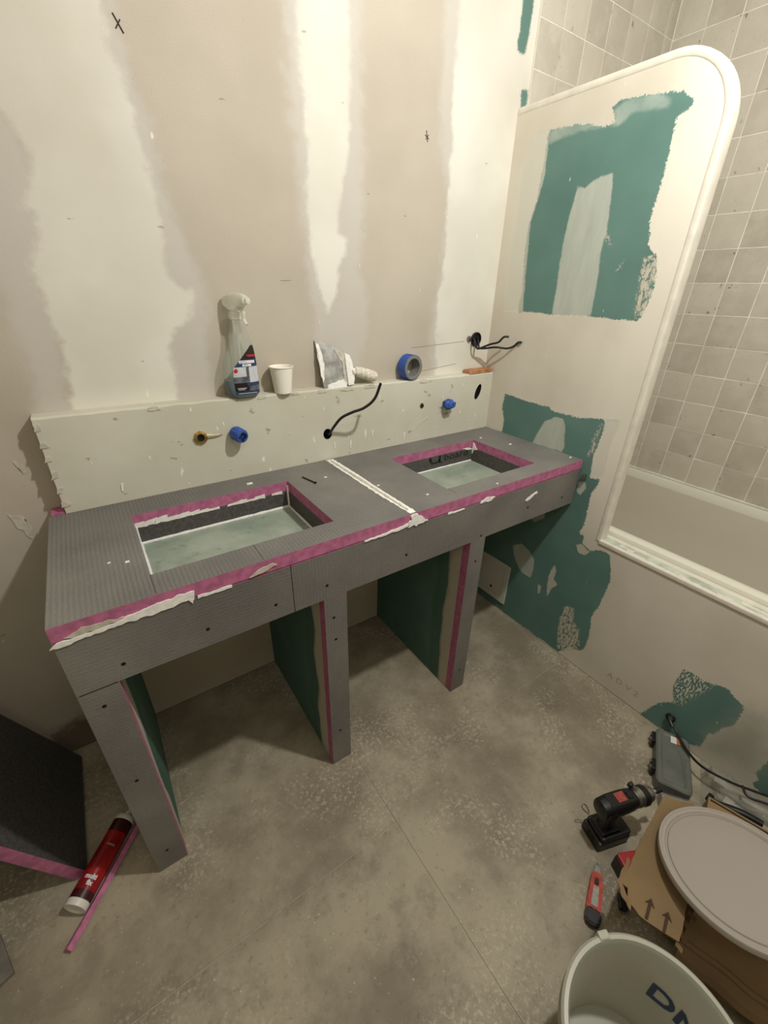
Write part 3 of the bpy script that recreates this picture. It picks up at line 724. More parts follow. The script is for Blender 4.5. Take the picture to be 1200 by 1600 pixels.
# basins
for (x0, x1, y0, y1), gl in ((SL, 1), (SR, 0)):
    zb = .720; t = .012
    b = box('basin_base', (x0 - t, y0 - t, zb - .010), (x1 + t, y1 + t, zb), M['basin'], counter); keep(b)
    keep(box('basin_liner', (x0 - t, y1 - .0008, zb), (x1 + t, y1 + t, ZC - TB), M['liner'], counter))
    keep(box('basin_liner', (x0 - t, y0 - t, zb), (x1 + t, y0 + .0008, ZC - TB), M['liner'], counter))
    keep(box('basin_liner', (x0 - t, y0, zb), (x0 + .0008, y1, ZC - TB), M['liner'], counter))
    keep(box('basin_liner', (x1 - .0008, y0, zb), (x1 + t, y1, ZC - TB), M['liner'], counter))
    # sealant runs along the bottom and up the corners
    def bead(pts, r):
        P_ = []
        for a, c in zip(pts[:-1], pts[1:]):
            a, c = Vector(a), Vector(c); k = max(2, int((c - a).length / .02)); P_ += [a.lerp(c, i / k) for i in range(k)]
        P_.append(Vector(pts[-1])); sd = x0 * 40
        bm = bmesh.new(); bm_tube(bm, P_, lambda s: r * (1 + .35 * noise.noise(Vector((s * 17, sd, 0)))), 8, 0)
        keep(link_mesh('sealant_bead', bm, M['filler'], counter, True))
    bead([(x0 + .004, y1 - .003, zb + .002), (x1 - .004, y1 - .003, zb + .002)], .0042 if gl else .003)
    if gl:
        bead([(x0 + .003, y0 + .004, zb + .002), (x0 + .003, y1 - .004, zb + .002)], .004)
        bead([(x1 - .003, y0 + .004, zb + .002), (x1 - .003, y1 - .004, zb + .002)], .0028)
        bead([(x1 - .002, y1 - .002, zb + .002), (x1 - .002, y1 - .002, ZC - .012)], .0035)
        bead([(x0 + .002, y1 - .002, zb + .002), (x0 + .002, y1 - .002, ZC - .03)], .0032)
        # ragged filler where the liner meets the foam
        for k in range(15):
            x = x0 + .01 + k * .025; w = .016; hh = .004 + .006 * random.random() + (.008 if k < 3 else 0)
            if k in (8, 13): continue
            keep(slab('filler_smear', [(x - w, .766), (x + w, .766), (x + w * .9, .768 + hh), (x - w * .8, .767 + hh * .8)], 'y', y1 - .0008, -.0015, M['filler'], counter, .005, seed=k))
    else:
        for k in range(5):
            a = k * 1.25; keep(slab('filler_smear', [(x1 - .012, .770), (x1 - .002, .765), (x1 - .020 - .008 * k, .770 - .004 * math.sin(a)), (x1 - .03, .774)], 'y', y1 - .0008, -.002, M['filler'], counter, .004, seed=k))
        keep(slab('filler_smear', [(y1 - .03, .770), (y1 - .001, .792), (y1 - .001, .745), (y1 - .012, .765)], 'x', x1 - .0008, -.002, M['filler'], counter, .006, seed=8))
# printed word on the right liner
lo_ = keep(text_mesh('board_print', 'board', .036, M['text_black'], counter, (-.250, SR[3] - .0016, .7465), (1, 0, 0), (0, 0, 1.), .0002, squash=1.42))
def print_ring():
    bm = bmesh.new(); cx_, cz_ = -.352, .7565; rings = []
    for a in np.linspace(math.radians(160), math.radians(350), 22):
        d = Vector((math.cos(a), 0, math.sin(a)))
        rings.append([Vector((cx_, SR[3] - .0014, cz_)) + Vector((d.x * r * 1.75, y_, d.z * r)) for r, y_ in ((.0095, 0), (.0145, 0), (.0145, -.0005), (.0095, -.0005))])
    bm_rings(bm, rings); bm_box(bm, (cx_ + .0165, SR[3] - .0019, cz_ - .0145), (cx_ + .0265, SR[3] - .0014, .7695)); bm_box(bm, (cx_ - .0265, SR[3] - .0019, cz_ - .001), (cx_ - .0175, SR[3] - .0014, .7690)); bm_box(bm, (cx_ + .024, SR[3] - .0019, cz_ - .0155), (cx_ + .034, SR[3] - .0014, cz_ - .0115))
    return link_mesh('board_print', bm, M['text_black'], counter)
keep(print_ring())
# joint between the two worktop boards, filled white
keep(slab('joint_filler', [(XM - .014, YL - .008), (XM + .010, YL - .010), (XM + .013, -.20), (XM + .011, -.32), (XM + .014, YF + .004), (XM - .004, YF + .001), (XM - .012, -.36), (XM - .014, -.2)], 'z', ZC - .0005, .0022, M['filler'], counter, .004))
keep(slab('filler_ridge', [(XM - .006, YL - .02), (XM - .001, YL - .02), (XM + .003, -.25), (XM + .004, YF + .02), (XM - .001, YF + .02), (XM - .005, -.25)], 'z', ZC + .001, .0022, M['filler_dull'], counter, .002))
# filler on the front edge
def front(pts, m='filler', th=-.002, rough=.004, seed=0): keep(slab('filler_smear', pts, 'y', YF, th, M[m], counter, rough, seed=seed, step=.004))
front([(-1.466, .758), (-1.455, .767), (-1.42, .770), (-1.37, .771), (-1.34, .777), (-1.30, .783), (-1.26, .785), (-1.238, .784), (-1.240, .768), (-1.246, .757), (-1.252, .768), (-1.30, .762), (-1.36, .763), (-1.40, .763), (-1.44, .760)], 'filler', seed=1)
front([(-1.445, .774), (-1.42, .782), (-1.38, .780), (-1.35, .776), (-1.38, .772), (-1.43, .768)], 'filler_dull', -.0010, seed=2)
front([(-1.135, .772), (-1.10, .776), (-1.075, .783), (-1.085, .788), (-1.12, .782)], 'filler_dull', seed=3)
front([(-1.235, .764), (-1.17, .764), (-1.17, .769), (-1.235, .770)], 'filler', -.0015, seed=4)
front([(-.86, .766), (-.79, .766), (-.735, .769), (-.725, .779), (-.75, .775), (-.80, .771), (-.86, .769)], 'filler', seed=5)
front([(-.735, .766), (-.69, .763), (-.672, .772), (-.688, .780), (-.705, .799), (-.722, .799), (-.728, .784)], 'filler', -.003, .007, seed=6)
front([(-.48, .765), (-.435, .764), (-.42, .772), (-.45, .777), (-.475, .772)], 'filler', seed=7)
front([(-.60, .763), (-.54, .763), (-.54, .767), (-.60, .768)], 'filler', -.0015, seed=8)
front([(-.275, .722), (-.25, .733), (-.225, .742), (-.222, .735), (-.245, .724), (-.268, .716)], 'filler', -.0015, seed=9)
for k, (x, y, w) in enumerate([(-1.0, -.10, .008), (-1.33, -.345, .004), (-.62, -.42, .004), (-.40, -.47, .004), (-.13, -.14, .005), (-.09, -.25, .006), (-.02, -.45, .005), (-.70, -.30, .004), (-1.36, -.33, .003), (-.80, -.17, .004)]):
    keep(slab('filler_fleck', [(x - w, y - w * .6), (x + w, y - w * .5), (x + w * .8, y + w * .6), (x - w * .9, y + w * .5)], 'z', ZC, .0015, M['filler'], counter, .003, seed=k))
# score lines and screws
keep(box('score_line', (SL[0] - .0008, YF + .005, ZC), (SL[0] + .0008, SL[2], ZC + .0004), M['liner'], counter))
keep(box('score_line', (-1.1, YF + .005, ZC), (-1.0985, SL[2], ZC + .0004), M['liner'], counter))
keep(box('score_line', (-.5465, YF + .03, ZC), (-.5455, SR[2], ZC + .0004), M['liner'], counter))
keep(box('score_line', (XL + .004, YF - .0004, ZA - .0012), (-1.397, YF, ZA + .0006), M['void'], counter))
for (x, z) in [(-1.38, .676), (-1.23, .683), (-1.088, .68), (-.964, .68), (-.734, .683), (-.455, .651), (-.254, .69), (-.076, .68), (-1.43, .596), (-.95, .576), (-.947, .503), (-.946, .142), (-.464, .563), (-.463, .093), (-1.43, .36), (-1.43, .07)]:
    keep(lathe('screw', [(.0001, -.0006), (.0022, -.0008), (.0040, -.0002), (.0044, .0012)], M['screw'], counter, (x, YF, z), (0, 1, 0), 12, (True, False)))
sub_origin(counter, *CP)

# ------------------------------------------------------------------ bathtub
def build_bath():
    t = thing('bathtub', 'off-white built-in bathtub behind the plastered sill', 'bathtub', (.42, -.8, 0))
    x0, x1, y0, y1 = SW + .003, XW - .008, -1.95, -.002
    def rr(x0, x1, y0, y1, r, z, n=6):
        out = []
        for cx_, cy_, a0 in ((x1 - r, y1 - r, 0), (x0 + r, y1 - r, 90), (x0 + r, y0 + r, 180), (x1 - r, y0 + r, 270)):
            for k in range(n + 1):
                a = math.radians(a0 + 90 * k / n); out.append(Vector((cx_ + r * math.cos(a), cy_ + r * math.sin(a), z)))
        return out
    bm = bmesh.new()
    rings = [rr(x0, x1, y0, y1, .004, .40), rr(x0, x1, y0, y1, .004, .548), rr(x0 + .004, x1 - .004, y0 + .004, y1 - .004, .006, .560), rr(x0 + .014, x1 - .012, y0 + .014, y1 - .014, .01, .565),
             rr(x0 + .034, x1 - .030, y0 + .04, y1 - .05, .03, .565), rr(x0 + .044, x1 - .036, y0 + .05, y1 - .06, .04, .558), rr(x0 + .050, x1 - .040, y0 + .06, y1 - .07, .05, .53)]
    bm_rings(bm, rings, caps=(False, False))
    rim = link_mesh('rim', bm, M['enamel'], t, True)
    bm = bmesh.new()
    rings = [rr(x0 + .050, x1 - .040, y0 + .06, y1 - .07, .05, .53), rr(x0 + .06, x1 - .055, y0 + .09, y1 - .09, .06, .40), rr(x0 + .08, x1 - .075, y0 + .14, y1 - .13, .07, .22), rr(x0 + .13, x1 - .12, y0 + .20, y1 - .19, .08, .15)]
    bm_rings(bm, rings, caps=(False, True)); bowl = link_mesh('bowl', bm, M['enamel_film'], t, True)
    sub_origin(t, rim, bowl)
build_bath()

# ------------------------------------------------------------------ things on and in the ledge
def finish(t, parts): sub_origin(t, *parts)

# spray bottle: the outline is lopsided, rows of (z, left, right, depth)
def build_bottle():
    yc = -.034
    t = thing('spray_bottle', 'clear trigger spray bottle half full of blue cleaner standing on the plastered ledge', 'bottle', (-.965, yc, zl(-.96)))
    z0 = zl(-.965) + .0002; S = []
    rows = [(0, -.990, -.936, .016), (.002, -1.000, -.928, .021), (.010, -1.008, -.922, .0245), (.03, -1.010, -.9205, .0255), (.052, -1.010, -.921, .0255), (.075, -1.0085, -.9215, .0255), (.092, -1.004, -.922, .025),
            (.108, -.998, -.9235, .024), (.122, -.992, -.925, .0225), (.137, -.985, -.928, .0205), (.152, -.981, -.9325, .018), (.168, -.9785, -.9385, .0155), (.182, -.976, -.945, .0135), (.192, -.9745, -.9475, .0128)]
    def ring(z, a, b, d, n=28, shrink=0):
        cx_, rx = (a + b) / 2, (b - a) / 2 - shrink; d = d - shrink; out = []
        for k in range(n):
            th = 2 * math.pi * k / n; c, s = math.cos(th), math.sin(th); e = .72
            out.append(Vector((cx_ + rx * math.copysign(abs(c) ** e, c), yc + d * math.copysign(abs(s) ** e, s), z0 + z)))
        return out
    def at(z):
        for (z1, a1, b1, d1), (z2, a2, b2, d2) in zip(rows[:-1], rows[1:]):
            if z1 <= z <= z2: f = (z - z1) / (z2 - z1); return a1 + (a2 - a1) * f, b1 + (b2 - b1) * f, d1 + (d2 - d1) * f
    bm = bmesh.new(); bm_rings(bm, [ring(*r) for r in rows], caps=(True, False)); parts = [link_mesh('body', bm, M['clear'], t, True)]
    bm = bmesh.new(); lv = [r for r in rows if r[0] < .046] + [(.046,) + tuple(at(.046))]
    bm_rings(bm, [ring(z + (.001 if z == 0 else 0), a, b, d, shrink=.0012) for z, a, b, d in lv]); parts.append(link_mesh('liquid', bm, M['liquid'], t, True))
    # label wrapped on the front face
    def fy(x, z):
        a, b, d = at(z); cx_, rx = (a + b) / 2, (b - a) / 2; c = min(.999, abs((x - cx_) / rx)) ; c = c ** (1 / .72)
        return yc - (d + .0004) * max(0, 1 - c * c) ** (.36)
    bm = bmesh.new(); NZ, NX = 40, 18; prev = None
    for j in range(NZ + 1):
        z = .010 + (.131 - .010) * j / NZ; a, b, d = at(z)
        l = max(a + .018, -.992) if z < .077 else -.990 + (z - .077) / (.131 - .077) * .052
        l += .0 ; r = b - .0035
        if r < l + .001: l = r - .001
        row = [bm.verts.new((l + (r - l) * i / NX, fy(l + (r - l) * i / NX, z), z0 + z)) for i in range(NX + 1)]
        if prev:
            zm = z - .0015
            for i in range(NX):
                f = bm.faces.new((prev[i], prev[i + 1], row[i + 1], row[i])); s = i / NX
                if zm > .098: f.material_index = 0
                elif zm > .080: f.material_index = 1
                elif zm > .040: f.material_index = 3 if (s > .45 and s < .56) or (zm < .056 and s < .45) else 2
                elif zm > .030: f.material_index = 0 if s < .5 else 1
                elif zm > .018: f.material_index = 0 if s < .55 else 3
                else: f.material_index = 1
        prev = row
    lab = link_mesh('label', bm, [M['label_black'], M['label_navy'], M['label_photo'], M['label_grey']], t, True); parts.append(lab)
    def on_label(cx_, z, sq=1):
        return lambda x, y, w: Vector((cx_ + x * sq, fy(cx_ + x * sq, z + y) - .0005 - w, z0 + z + y))
    sub = [box('print_band', (-.974, fy(-.953, .091) - .0006, z0 + .0885), (-.934, fy(-.953, .091) - .0002, z0 + .0955), M['text_white'], lab),
           box('print_band', (-.966, fy(-.953, .084) - .0006, z0 + .0808), (-.943, fy(-.953, .084) - .0002, z0 + .0868), M['text_white'], lab),
           text_mesh('print', 'NETTOYANT', .0070, M['label_navy'], lab, 0, (1, 0, 0), (0, 0, 1), .0001, on_label(-.954, .0895, .95)),
           text_mesh('print', 'VITRES', .0068, M['label_navy'], lab, 0, (1, 0, 0), (0, 0, 1), .0001, on_label(-.9545, .0815, .82)),
           box('print_mark', (-.955, fy(-.945, .107) - .0006, z0 + .104), (-.930, fy(-.945, .107) - .0002, z0 + .109), M['text_red'], lab),
           lathe('print_mark', [(.0001, .0006), (.0045, .0006), (.0055, 0)], M['text_red'], lab, (-.984, fy(-.984, .071), z0 + .071), (0, -1, 0), 16),
           box('print_line', (-.986, fy(-.975, .026) - .0006, z0 + .026), (-.962, fy(-.975, .026) - .0002, z0 + .0272), M['text_white'], lab),
           box('print_line', (-.984, fy(-.975, .022) - .0006, z0 + .0225), (-.966, fy(-.975, .022) - .0002, z0 + .0235), M['text_white'], lab),
           box('print_line', (-.985, fy(-.955, .014) - .0006, z0 + .0125), (-.935, fy(-.955, .014) - .0002, z0 + .0135), M['text_white'], lab)]
    # neck collar and trigger head, pointing out to the left
    nz = z0 + .190
    parts.append(lathe('collar', [(.0132, 0), (.0150, .001), (.0150, .012), (.0142, .0135), (.0142, .017), (.010, .019)], M['milky'], t, (-.961, yc, nz), (0, 0, 1), 24, (True, True)))
    parts.append(lathe('dip_tube', [(.002, -.17), (.002, 0)], M['milky'], t, (-.961, yc, nz), (0, 0, 1), 8))
    d = Vector((.34, -.94, 0)).normalized(); s = Vector((d.y, -d.x, 0)); o = Vector((-.961, yc, nz + .018))
    prof = [(-.026, .012, .030), (-.022, .010, .038), (-.004, .001, .042), (.020, .004, .042), (.036, .014, .040), (.046, .017, .036), (.050, .018, .034)]
    bm = bmesh.new(); rings = []
    for a, zl_, zh in prof:
        w = .0135 if a < .03 else .0105; rings.append([o + d * a + s * x + Vector((0, 0, z)) for x, z in ((-w, zl_ + .003), (-w, zh - .006), (-w * .6, zh), (w * .6, zh), (w, zh - .006), (w, zl_ + .003), (w * .6, zl_), (-w * .6, zl_))])
    bm_rings(bm, rings); head = link_mesh('spray_head', bm, M['milky'], t, True); parts.append(head)
    parts.append(lathe('nozzle', [(.006, 0), (.007, .001), (.007, .009), (.003, .010)], M['milky'], t, tuple(o + d * .049 + Vector((0, 0, .026))), tuple(d), 16, (True, True)))
    bm = bmesh.new(); bm_tube(bm, [o + d * .020 + Vector((0, 0, .010)), o + d * .034 + Vector((0, 0, 0)), o + d * .034 + Vector((0, 0, -.016)), o + d * .042 + Vector((0, 0, -.028))], .0042, 8); parts.append(link_mesh('trigger', bm, M['milky'], t, True))
    finish(t, parts)
    for q_ in sub: q_.matrix_parent_inverse = Matrix.Identity(4)
build_bottle()

def build_cup():
    z0 = zl(-.85) + .0003
    t = thing('paper_cup', 'small white paper cup standing on the ledge right of the spray bottle', 'cup', (-.853, -.0355, z0))
    b = lathe('cup_wall', [(.0005, .004), (.0215, .004), (.0222, .0005), (.0232, .0005), (.0313, .0690), (.0328, .0694), (.0335, .0710), (.0326, .0724), (.0312, .0718), (.0304, .0695), (.0225, .006), (.0005, .006)], M['paper'], t, (0, 0, 0), (0, 0, 1), 40)
    c = lathe('side_seam_print', [(.0001, 0), (.0016, .0002)], M['print_grey'], t, (.0205, -.0125, .012), (.85, -.52, .1), 8)
build_cup()

def build_spatula():
    z0 = zl(-.68)
    t = thing('filling_knife', 'plaster-crusted wide filling knife leaning on the wall above the ledge', 'filling knife', (-.67, -.03, z0))
    # blade plane leans back to the wall
    def L(x, z, off=0):
        f = (z - z0) / .13; y = -.036 + .030 * f; return Vector((x, y - off, z))
    out = [(-.733, 1.158), (-.730, 1.10), (-.724, z0 + .003), (-.700, z0 + .0008), (-.66, z0 + .0008), (-.648, z0 + .001), (-.636, z0 + .010), (-.634, 1.07), (-.638, 1.118), (-.655, 1.128), (-.68, 1.140), (-.71, 1.150)]
    bm = bmesh.new(); a = [bm.verts.new(L(x, z, .0008)) for x, z in out]; b = [bm.verts.new(L(x, z, -.0008)) for x, z in out]
    bm.faces.new(a); bm.faces.new(b[::-1])
    for i in range(len(out)): j = (i + 1) % len(out); bm.faces.new((a[i], a[j], b[j], b[i]))
    p = [link_mesh('blade', bm, M['steel'], t)]
    # back bar that carries the handle
    bm = bmesh.new(); bar = [(-.641, z0 + .002), (-.622, z0 + .004), (-.616, z0 + .020), (-.618, 1.09), (-.624, 1.110), (-.642, 1.118)]
    a = [bm.verts.new(L(x, z, .005)) for x, z in bar]; b = [bm.verts.new(L(x, z, -.003)) for x, z in bar]; bm.faces.new(a); bm.faces.new(b[::-1])
    for i in range(len(bar)): j = (i + 1) % len(bar); bm.faces.new((a[i], a[j], b[j], b[i]))
    bmesh.ops.bevel(bm, geom=bm.edges[:], offset=.0012, segments=1, affect='EDGES'); p.append(link_mesh('back_bar', bm, M['filler'], t))
    bm = bmesh.new(); bm_tube(bm, [(-.622, -.026, 1.062), (-.606, -.026, 1.062), (-.59, -.027, 1.058), (-.565, -.028, 1.050), (-.545, -.030, 1.043), (-.536, -.031, 1.040)],
                             lambda s: (.011 if s < .15 else .014 + .003 * math.sin((s - .15) * 3.4)) * (1 if s < .93 else .8), 12)
    p.append(link_mesh('handle', bm, M['handle_crust'], t, True))
    p.append(lathe('hang_hole', [(.0001, .0), (.0035, .0002), (.004, -.0015)], M['void'], t, (-.5352, -.0312, 1.040), (.96, -.1, -.27), 12))
    # crusts of dried filler on the blade
    for k, poly in enumerate([[(-.732, 1.15), (-.722, 1.145), (-.715, 1.10), (-.72, 1.045), (-.726, 1.04)], [(-.675, 1.128), (-.65, 1.12), (-.648, 1.085), (-.66, 1.10)], [(-.71, 1.034), (-.67, 1.040), (-.645, 1.05), (-.648, 1.022), (-.715, 1.020)], [(-.655, 1.12), (-.643, 1.115), (-.643, 1.03), (-.652, 1.04)]]):
        o = slab('filler_crust', poly, 'y', 0, -.0015, M['filler_dull' if k % 2 else 'filler'], t, .006, seed=k + 4)
        for v in o.data.vertices: v.co.y += L(v.co.x, v.co.z, .0008).y
        p.append(o)
    finish(t, p)
build_spatula()

def build_tape():
    z0 = zl(-.4); r = .0405; a = Vector((.10, -1, 0)).normalized(); c = Vector((-.397, -.0075, z0 + r + .0003))
    t = thing('masking_tape_roll', 'roll of blue masking tape standing on edge on the ledge', 'tape', tuple(c))
    p = [lathe('tape', [(.031, 0), (.0395, 0), (r, .001), (r, .036), (.0395, .037), (.031, .037), (.031, 0)], M['blue_tape'], t, tuple(c), tuple(a), 48),
         lathe('core', [(.0285, -.0002), (.0312, -.0002), (.0312, .0374), (.0388, .0374), (.0386, .0382), (.0300, .0384), (.0285, .0370), (.0285, -.0002)], M['core_grey'], t, tuple(c), tuple(a), 48)]
    p.append(box('loose_end', (-.003, -.002, -.0005), (.020, .030, .0006), M['blue_tape'], t, 0, False, Matrix.Rotation(math.radians(12), 3, 'Y'), (c.x - .003, c.y - .034, c.z + r - .001)))
    finish(t, p)
build_tape()

z = zl(-.07)
w = box('wood_scrap', (-.128, -.040, z + .0003), (-.006, -.006, z + .0145), M['wood'], None, .0025, rot=None)
for v in w.data.vertices: v.co.y += noise.noise(v.co * 40) * .006; v.co.x += noise.noise(v.co * 35 + Vector((3, 3, 3))) * .008
tag(w, 'flat orange-brown wood scrap lying at the corner end of the ledge', 'wood scrap')

# electrical box with cables in the wall above it
def build_box():
    c = Vector((-.073, 0, 1.133))
    t = thing('electrical_box', 'round black flush electrical box with two bent cables coming out of the wall', 'electrical box', tuple(c))
    p = [lathe('box_rim', [(.0245, .0), (.0245, .006), (.0225, .007), (.0205, .006), (.0205, .0005)], M['black'], t, tuple(c), (0, -1, 0), 32),
         lathe('box_inside', [(.0205, .0008), (.0001, .0006)], M['void'], t, tuple(c), (0, -1, 0), 24),
         lathe('box_lug', [(.0001, .010), (.008, .009), (.010, .001)], M['chrome'], t, (-.109, 0, 1.136), (0, -1, 0), 16)]
    def cable(pts): p.append(tube('cable', pts, .0036, M['black_cable'], t, 10))
    cable([(-.085, -.002, 1.135), (-.099, -.020, 1.135), (-.101, -.030, 1.118), (-.094, -.034, 1.106), (-.085, -.040, 1.106), (-.062, -.065, 1.121), (-.048, -.090, 1.130), (-.040, -.105, 1.148), (-.028, -.118, 1.150)])
    cable([(-.070, -.002, 1.135), (-.083, -.026, 1.125), (-.087, -.038, 1.108), (-.073, -.050, 1.106), (-.048, -.080, 1.112), (-.022, -.11, 1.110), (-.008, -.128, 1.118), (-.004, -.142, 1.132), (.0 - .002, -.160, 1.134)][:-1] + [(-.006, -.158, 1.134)])
    finish(t, p)
build_box()

# brass union and blue-capped stub in the left end, capped stub in the right end
def fitting(x, zc, label, pipe):
    t = thing('pipe_union', label, 'pipe fitting', (x, YL, zc)); p = []
    if pipe:
        p.append(lathe('union_nut', [(.0125, .0), (.0175, .0), (.0175, .006), (.0130, .0075), (.0095, .0075), (.0095, -.008), (.0125, -.008)], M['brass'], t, (x, YL, zc), (0, -1, 0), 8, smooth=False))
        p.append(lathe('union_bore', [(.0001, .003), (.0095, .003)], M['void'], t, (x, YL, zc), (0, -1, 0), 16))
        bm = bmesh.new(); bm_tube(bm, [(x + .016, YL + .004, zc), (x + .04, YL + .003, zc - .002), (x + .064, YL + .006, zc - .002)], lambda s: .0095 * (1 - .55 * s), 12, 4); p.append(link_mesh('pipe', bm, M['pipe_dusty'], t, True))
    else:
        p.append(lathe('union_nut', [(.0088, .001), (.0085, .0015), (.0060, .0015), (.0060, -.02)], M['brass'], t, (x, YL, zc), (0, -1, 0), 20))
        p.append(lathe('union_bore', [(.0001, -.002), (.006, -.002)], M['void'], t, (x, YL, zc), (0, -1, 0), 16))
    finish(t, p)
fitting(-1.096, .935, 'brass pipe union with dusty pipe left of the blue-capped stub', True)
fitting(-.346, .927, 'small round brass socket set flush into the right half of the ledge', False)
def capped(x, zc, L_, label, messy):
    t = thing('blue_pipe_cap', label, 'pipe cap', (x, YL, zc)); a = Vector((.30, -1, -.12) if not messy else (.12, -1, -.05)).normalized()
    p = [lathe('pipe_stub', [(.0085, -.004), (.0085, L_ * .8)], M['black'], t, (x, YL, zc), tuple(a), 16)]
    bm = bmesh.new(); r = .0185
    if messy:
        bm_lathe(bm, [(.013, .006), (r, .010), (r * 1.05, L_ * .6), (r * .9, L_ * .9), (r * .5, L_), (.0001, L_ * .96)], (x, YL, zc), a, 22)
        bmesh.ops.subdivide_edges(bm, edges=bm.edges[:], cuts=1)
        for v in bm.verts: v.co += v.co.normalized().cross(Vector((.3, 1, .2))) * noise.noise(v.co * 95) * .008; v.co.z += noise.noise(v.co * 70 + Vector((5, 5, 5))) * .008
        bm_box(bm, (x + .020, YL - L_ * .75, zc - .006), (x + .029, YL - L_ * .5, zc + .006), .001)
        p.append(link_mesh('tape_wrap', bm, M['blue_tape'], t))
    else:
        bm_lathe(bm, [(.012, .005), (r * .92, .006), (r, .010), (r * 1.02, L_ - .006), (r * .9, L_ - .001), (r * .62, L_), (r * .6, L_ - .006), (.0001, L_ - .006)], (x, YL, zc), a, 30); p.append(link_mesh('cap', bm, M['blue_tape'], t, True))
        tip = Vector((x, YL, zc)) + a * (L_ - .001); u, v = frame_of(a)
        for ang in range(4):
            d_ = (u * math.cos(ang * math.pi / 2) + v * math.sin(ang * math.pi / 2)); bm = bmesh.new(); bm_tube(bm, [tip + d_ * .004, tip + d_ * .0135], .0022, 6, 0); p.append(link_mesh('cap_slot', bm, M['void'], t))
        for k in range(10):
            ang = k * math.pi / 5; d_ = (u * math.cos(ang) + v * math.sin(ang)) * r; o_ = Vector((x, YL, zc)); bm = bmesh.new(); bm_tube(bm, [o_ + d_ + a * .012, o_ + d_ + a * (L_ - .008)], .0014, 5, 0); p.append(link_mesh('cap_rib', bm, M['blue_tape'], t))
    finish(t, p)
capped(-1.009, .936, .044, 'ribbed blue test cap on the left pipe stub of the ledge', False)
capped(-.240, .925, .042, 'crumpled blue tape wrapped over the right pipe stub of the ledge', True)
cb = tube('cable_tail', [(-.722, YL + .012, .884), (-.720, YL - .006, .886), (-.716, -.075, .915), (-.700, -.095, .945), (-.672, -.112, .962), (-.640, -.128, .975), (-.612, -.142, 1.002), (-.596, -.150, 1.047)], .0042, M['black_cable'], None, 12)
tag(cb, 'black cable tail curving up out of the middle of the ledge', 'cable')
nl = tube('wood_screw', [(-.858, -.138, .8030), (-.844, -.196, .8030)], .0018, M['screw'], None, 8, 0)
bm = bmesh.new(); bm.from_mesh(nl.data); bm_lathe(bm, [(.0002, 0), (.004, 0), (.0018, .003)], (-.844, -.1965, .8036), (-.23, .97, 0), 12, 0, (True, True)); bm.to_mesh(nl.data); bm.free()
for v in nl.data.vertices: v.co.z += -.0002
tag(nl, 'thin dark screw lying on the worktop between the two basins', 'screw')

# ------------------------------------------------------------------ access hatch and clip on the right wall
def build_hatch():
    t = thing('access_hatch', 'square white access hatch low on the green board behind the right leg', 'hatch', (0, -.2, .145))
    y0, y1, z0, z1 = -.291, -.095, .045, .243
    bm = bmesh.new()
    for a in ((y0, z0, y1, z0 + .022), (y0, z1 - .022, y1, z1), (y0, z0 + .022, y0 + .022, z1 - .022), (y1 - .022, z0 + .022, y1, z1 - .022)): bm_box(bm, (-.007, a[0], a[1]), (-.0003, a[2], a[3]))
    p = [link_mesh('hatch_frame', bm, M['panel'], t), box('hatch_door', (-.0055, y0 + .0235, z0 + .0235), (-.0005, y1 - .0235, z1 - .0235), M['panel'], t, .001), box('groove_back', (-.0015, y0 + .022, z0 + .022), (-.0004, y1 - .022, z1 - .022), M['grey_label'], t)]
    p.append(lathe('latch_slot', [(.0001, .0006), (.0062, .0006), (.0066, 0)], M['void'], t, (-.0055, -.207, .095), (-1, 0, 0), 14)); finish(t, p)
build_hatch()
ck = box('wall_clip', (-.014, -.512, .735), (-.0003, -.500, .757), M['chrome'], None, .002); tag(ck, 'tiny metal clip on the right wall at the front corner of the worktop', 'clip')

# ------------------------------------------------------------------ left of the counter
def build_lean():
    # board resting on its long edge and tipped back against the left wall
    t = thing('leaning_foam_board', 'grey foam board with pink cut edge, its face coloured dark for shade, leaning left of the counter', 'board', (-1.606, -.22, 0))
    d = Vector((-.36, 0, .933)).normalized(); nrm = Vector((d.z, 0, -d.x)); L_ = .80; th = .030; y0, y1 = -.390, -.046
    base = Vector((-1.606, 0, .0005))
    def bx(name, a0, a1, m, w0=0., w1=L_):
        bm = bmesh.new(); vs = []
        for y in (y0, y1):
            for s in (w0, w1):
                for k in (a0, a1): vs.append(bm.verts.new(base + d * s - nrm * k + Vector((0, y, 0)) + (Vector((0, 0, 0)))))
        for f in ((0, 1, 3, 2), (4, 6, 7, 5), (0, 4, 5, 1), (2, 3, 7, 6), (0, 2, 6, 4), (1, 5, 7, 3)): bm.faces.new([vs[i] for i in f])
        return link_mesh(name, bm, m, t)
    p = [bx('board_core', .0012, th - .0012, M['foam_pale']), bx('board_skin', 0, .0012, M['liner']), bx('board_skin', th - .0012, th, M['skin_z'])]  # room-side skin takes the darker liner colour, standing in for the counter's shade
    for o in p:
        for v in o.data.vertices: v.co.x -= 0; v.co.z += .0112
    finish(t, p)
build_lean()

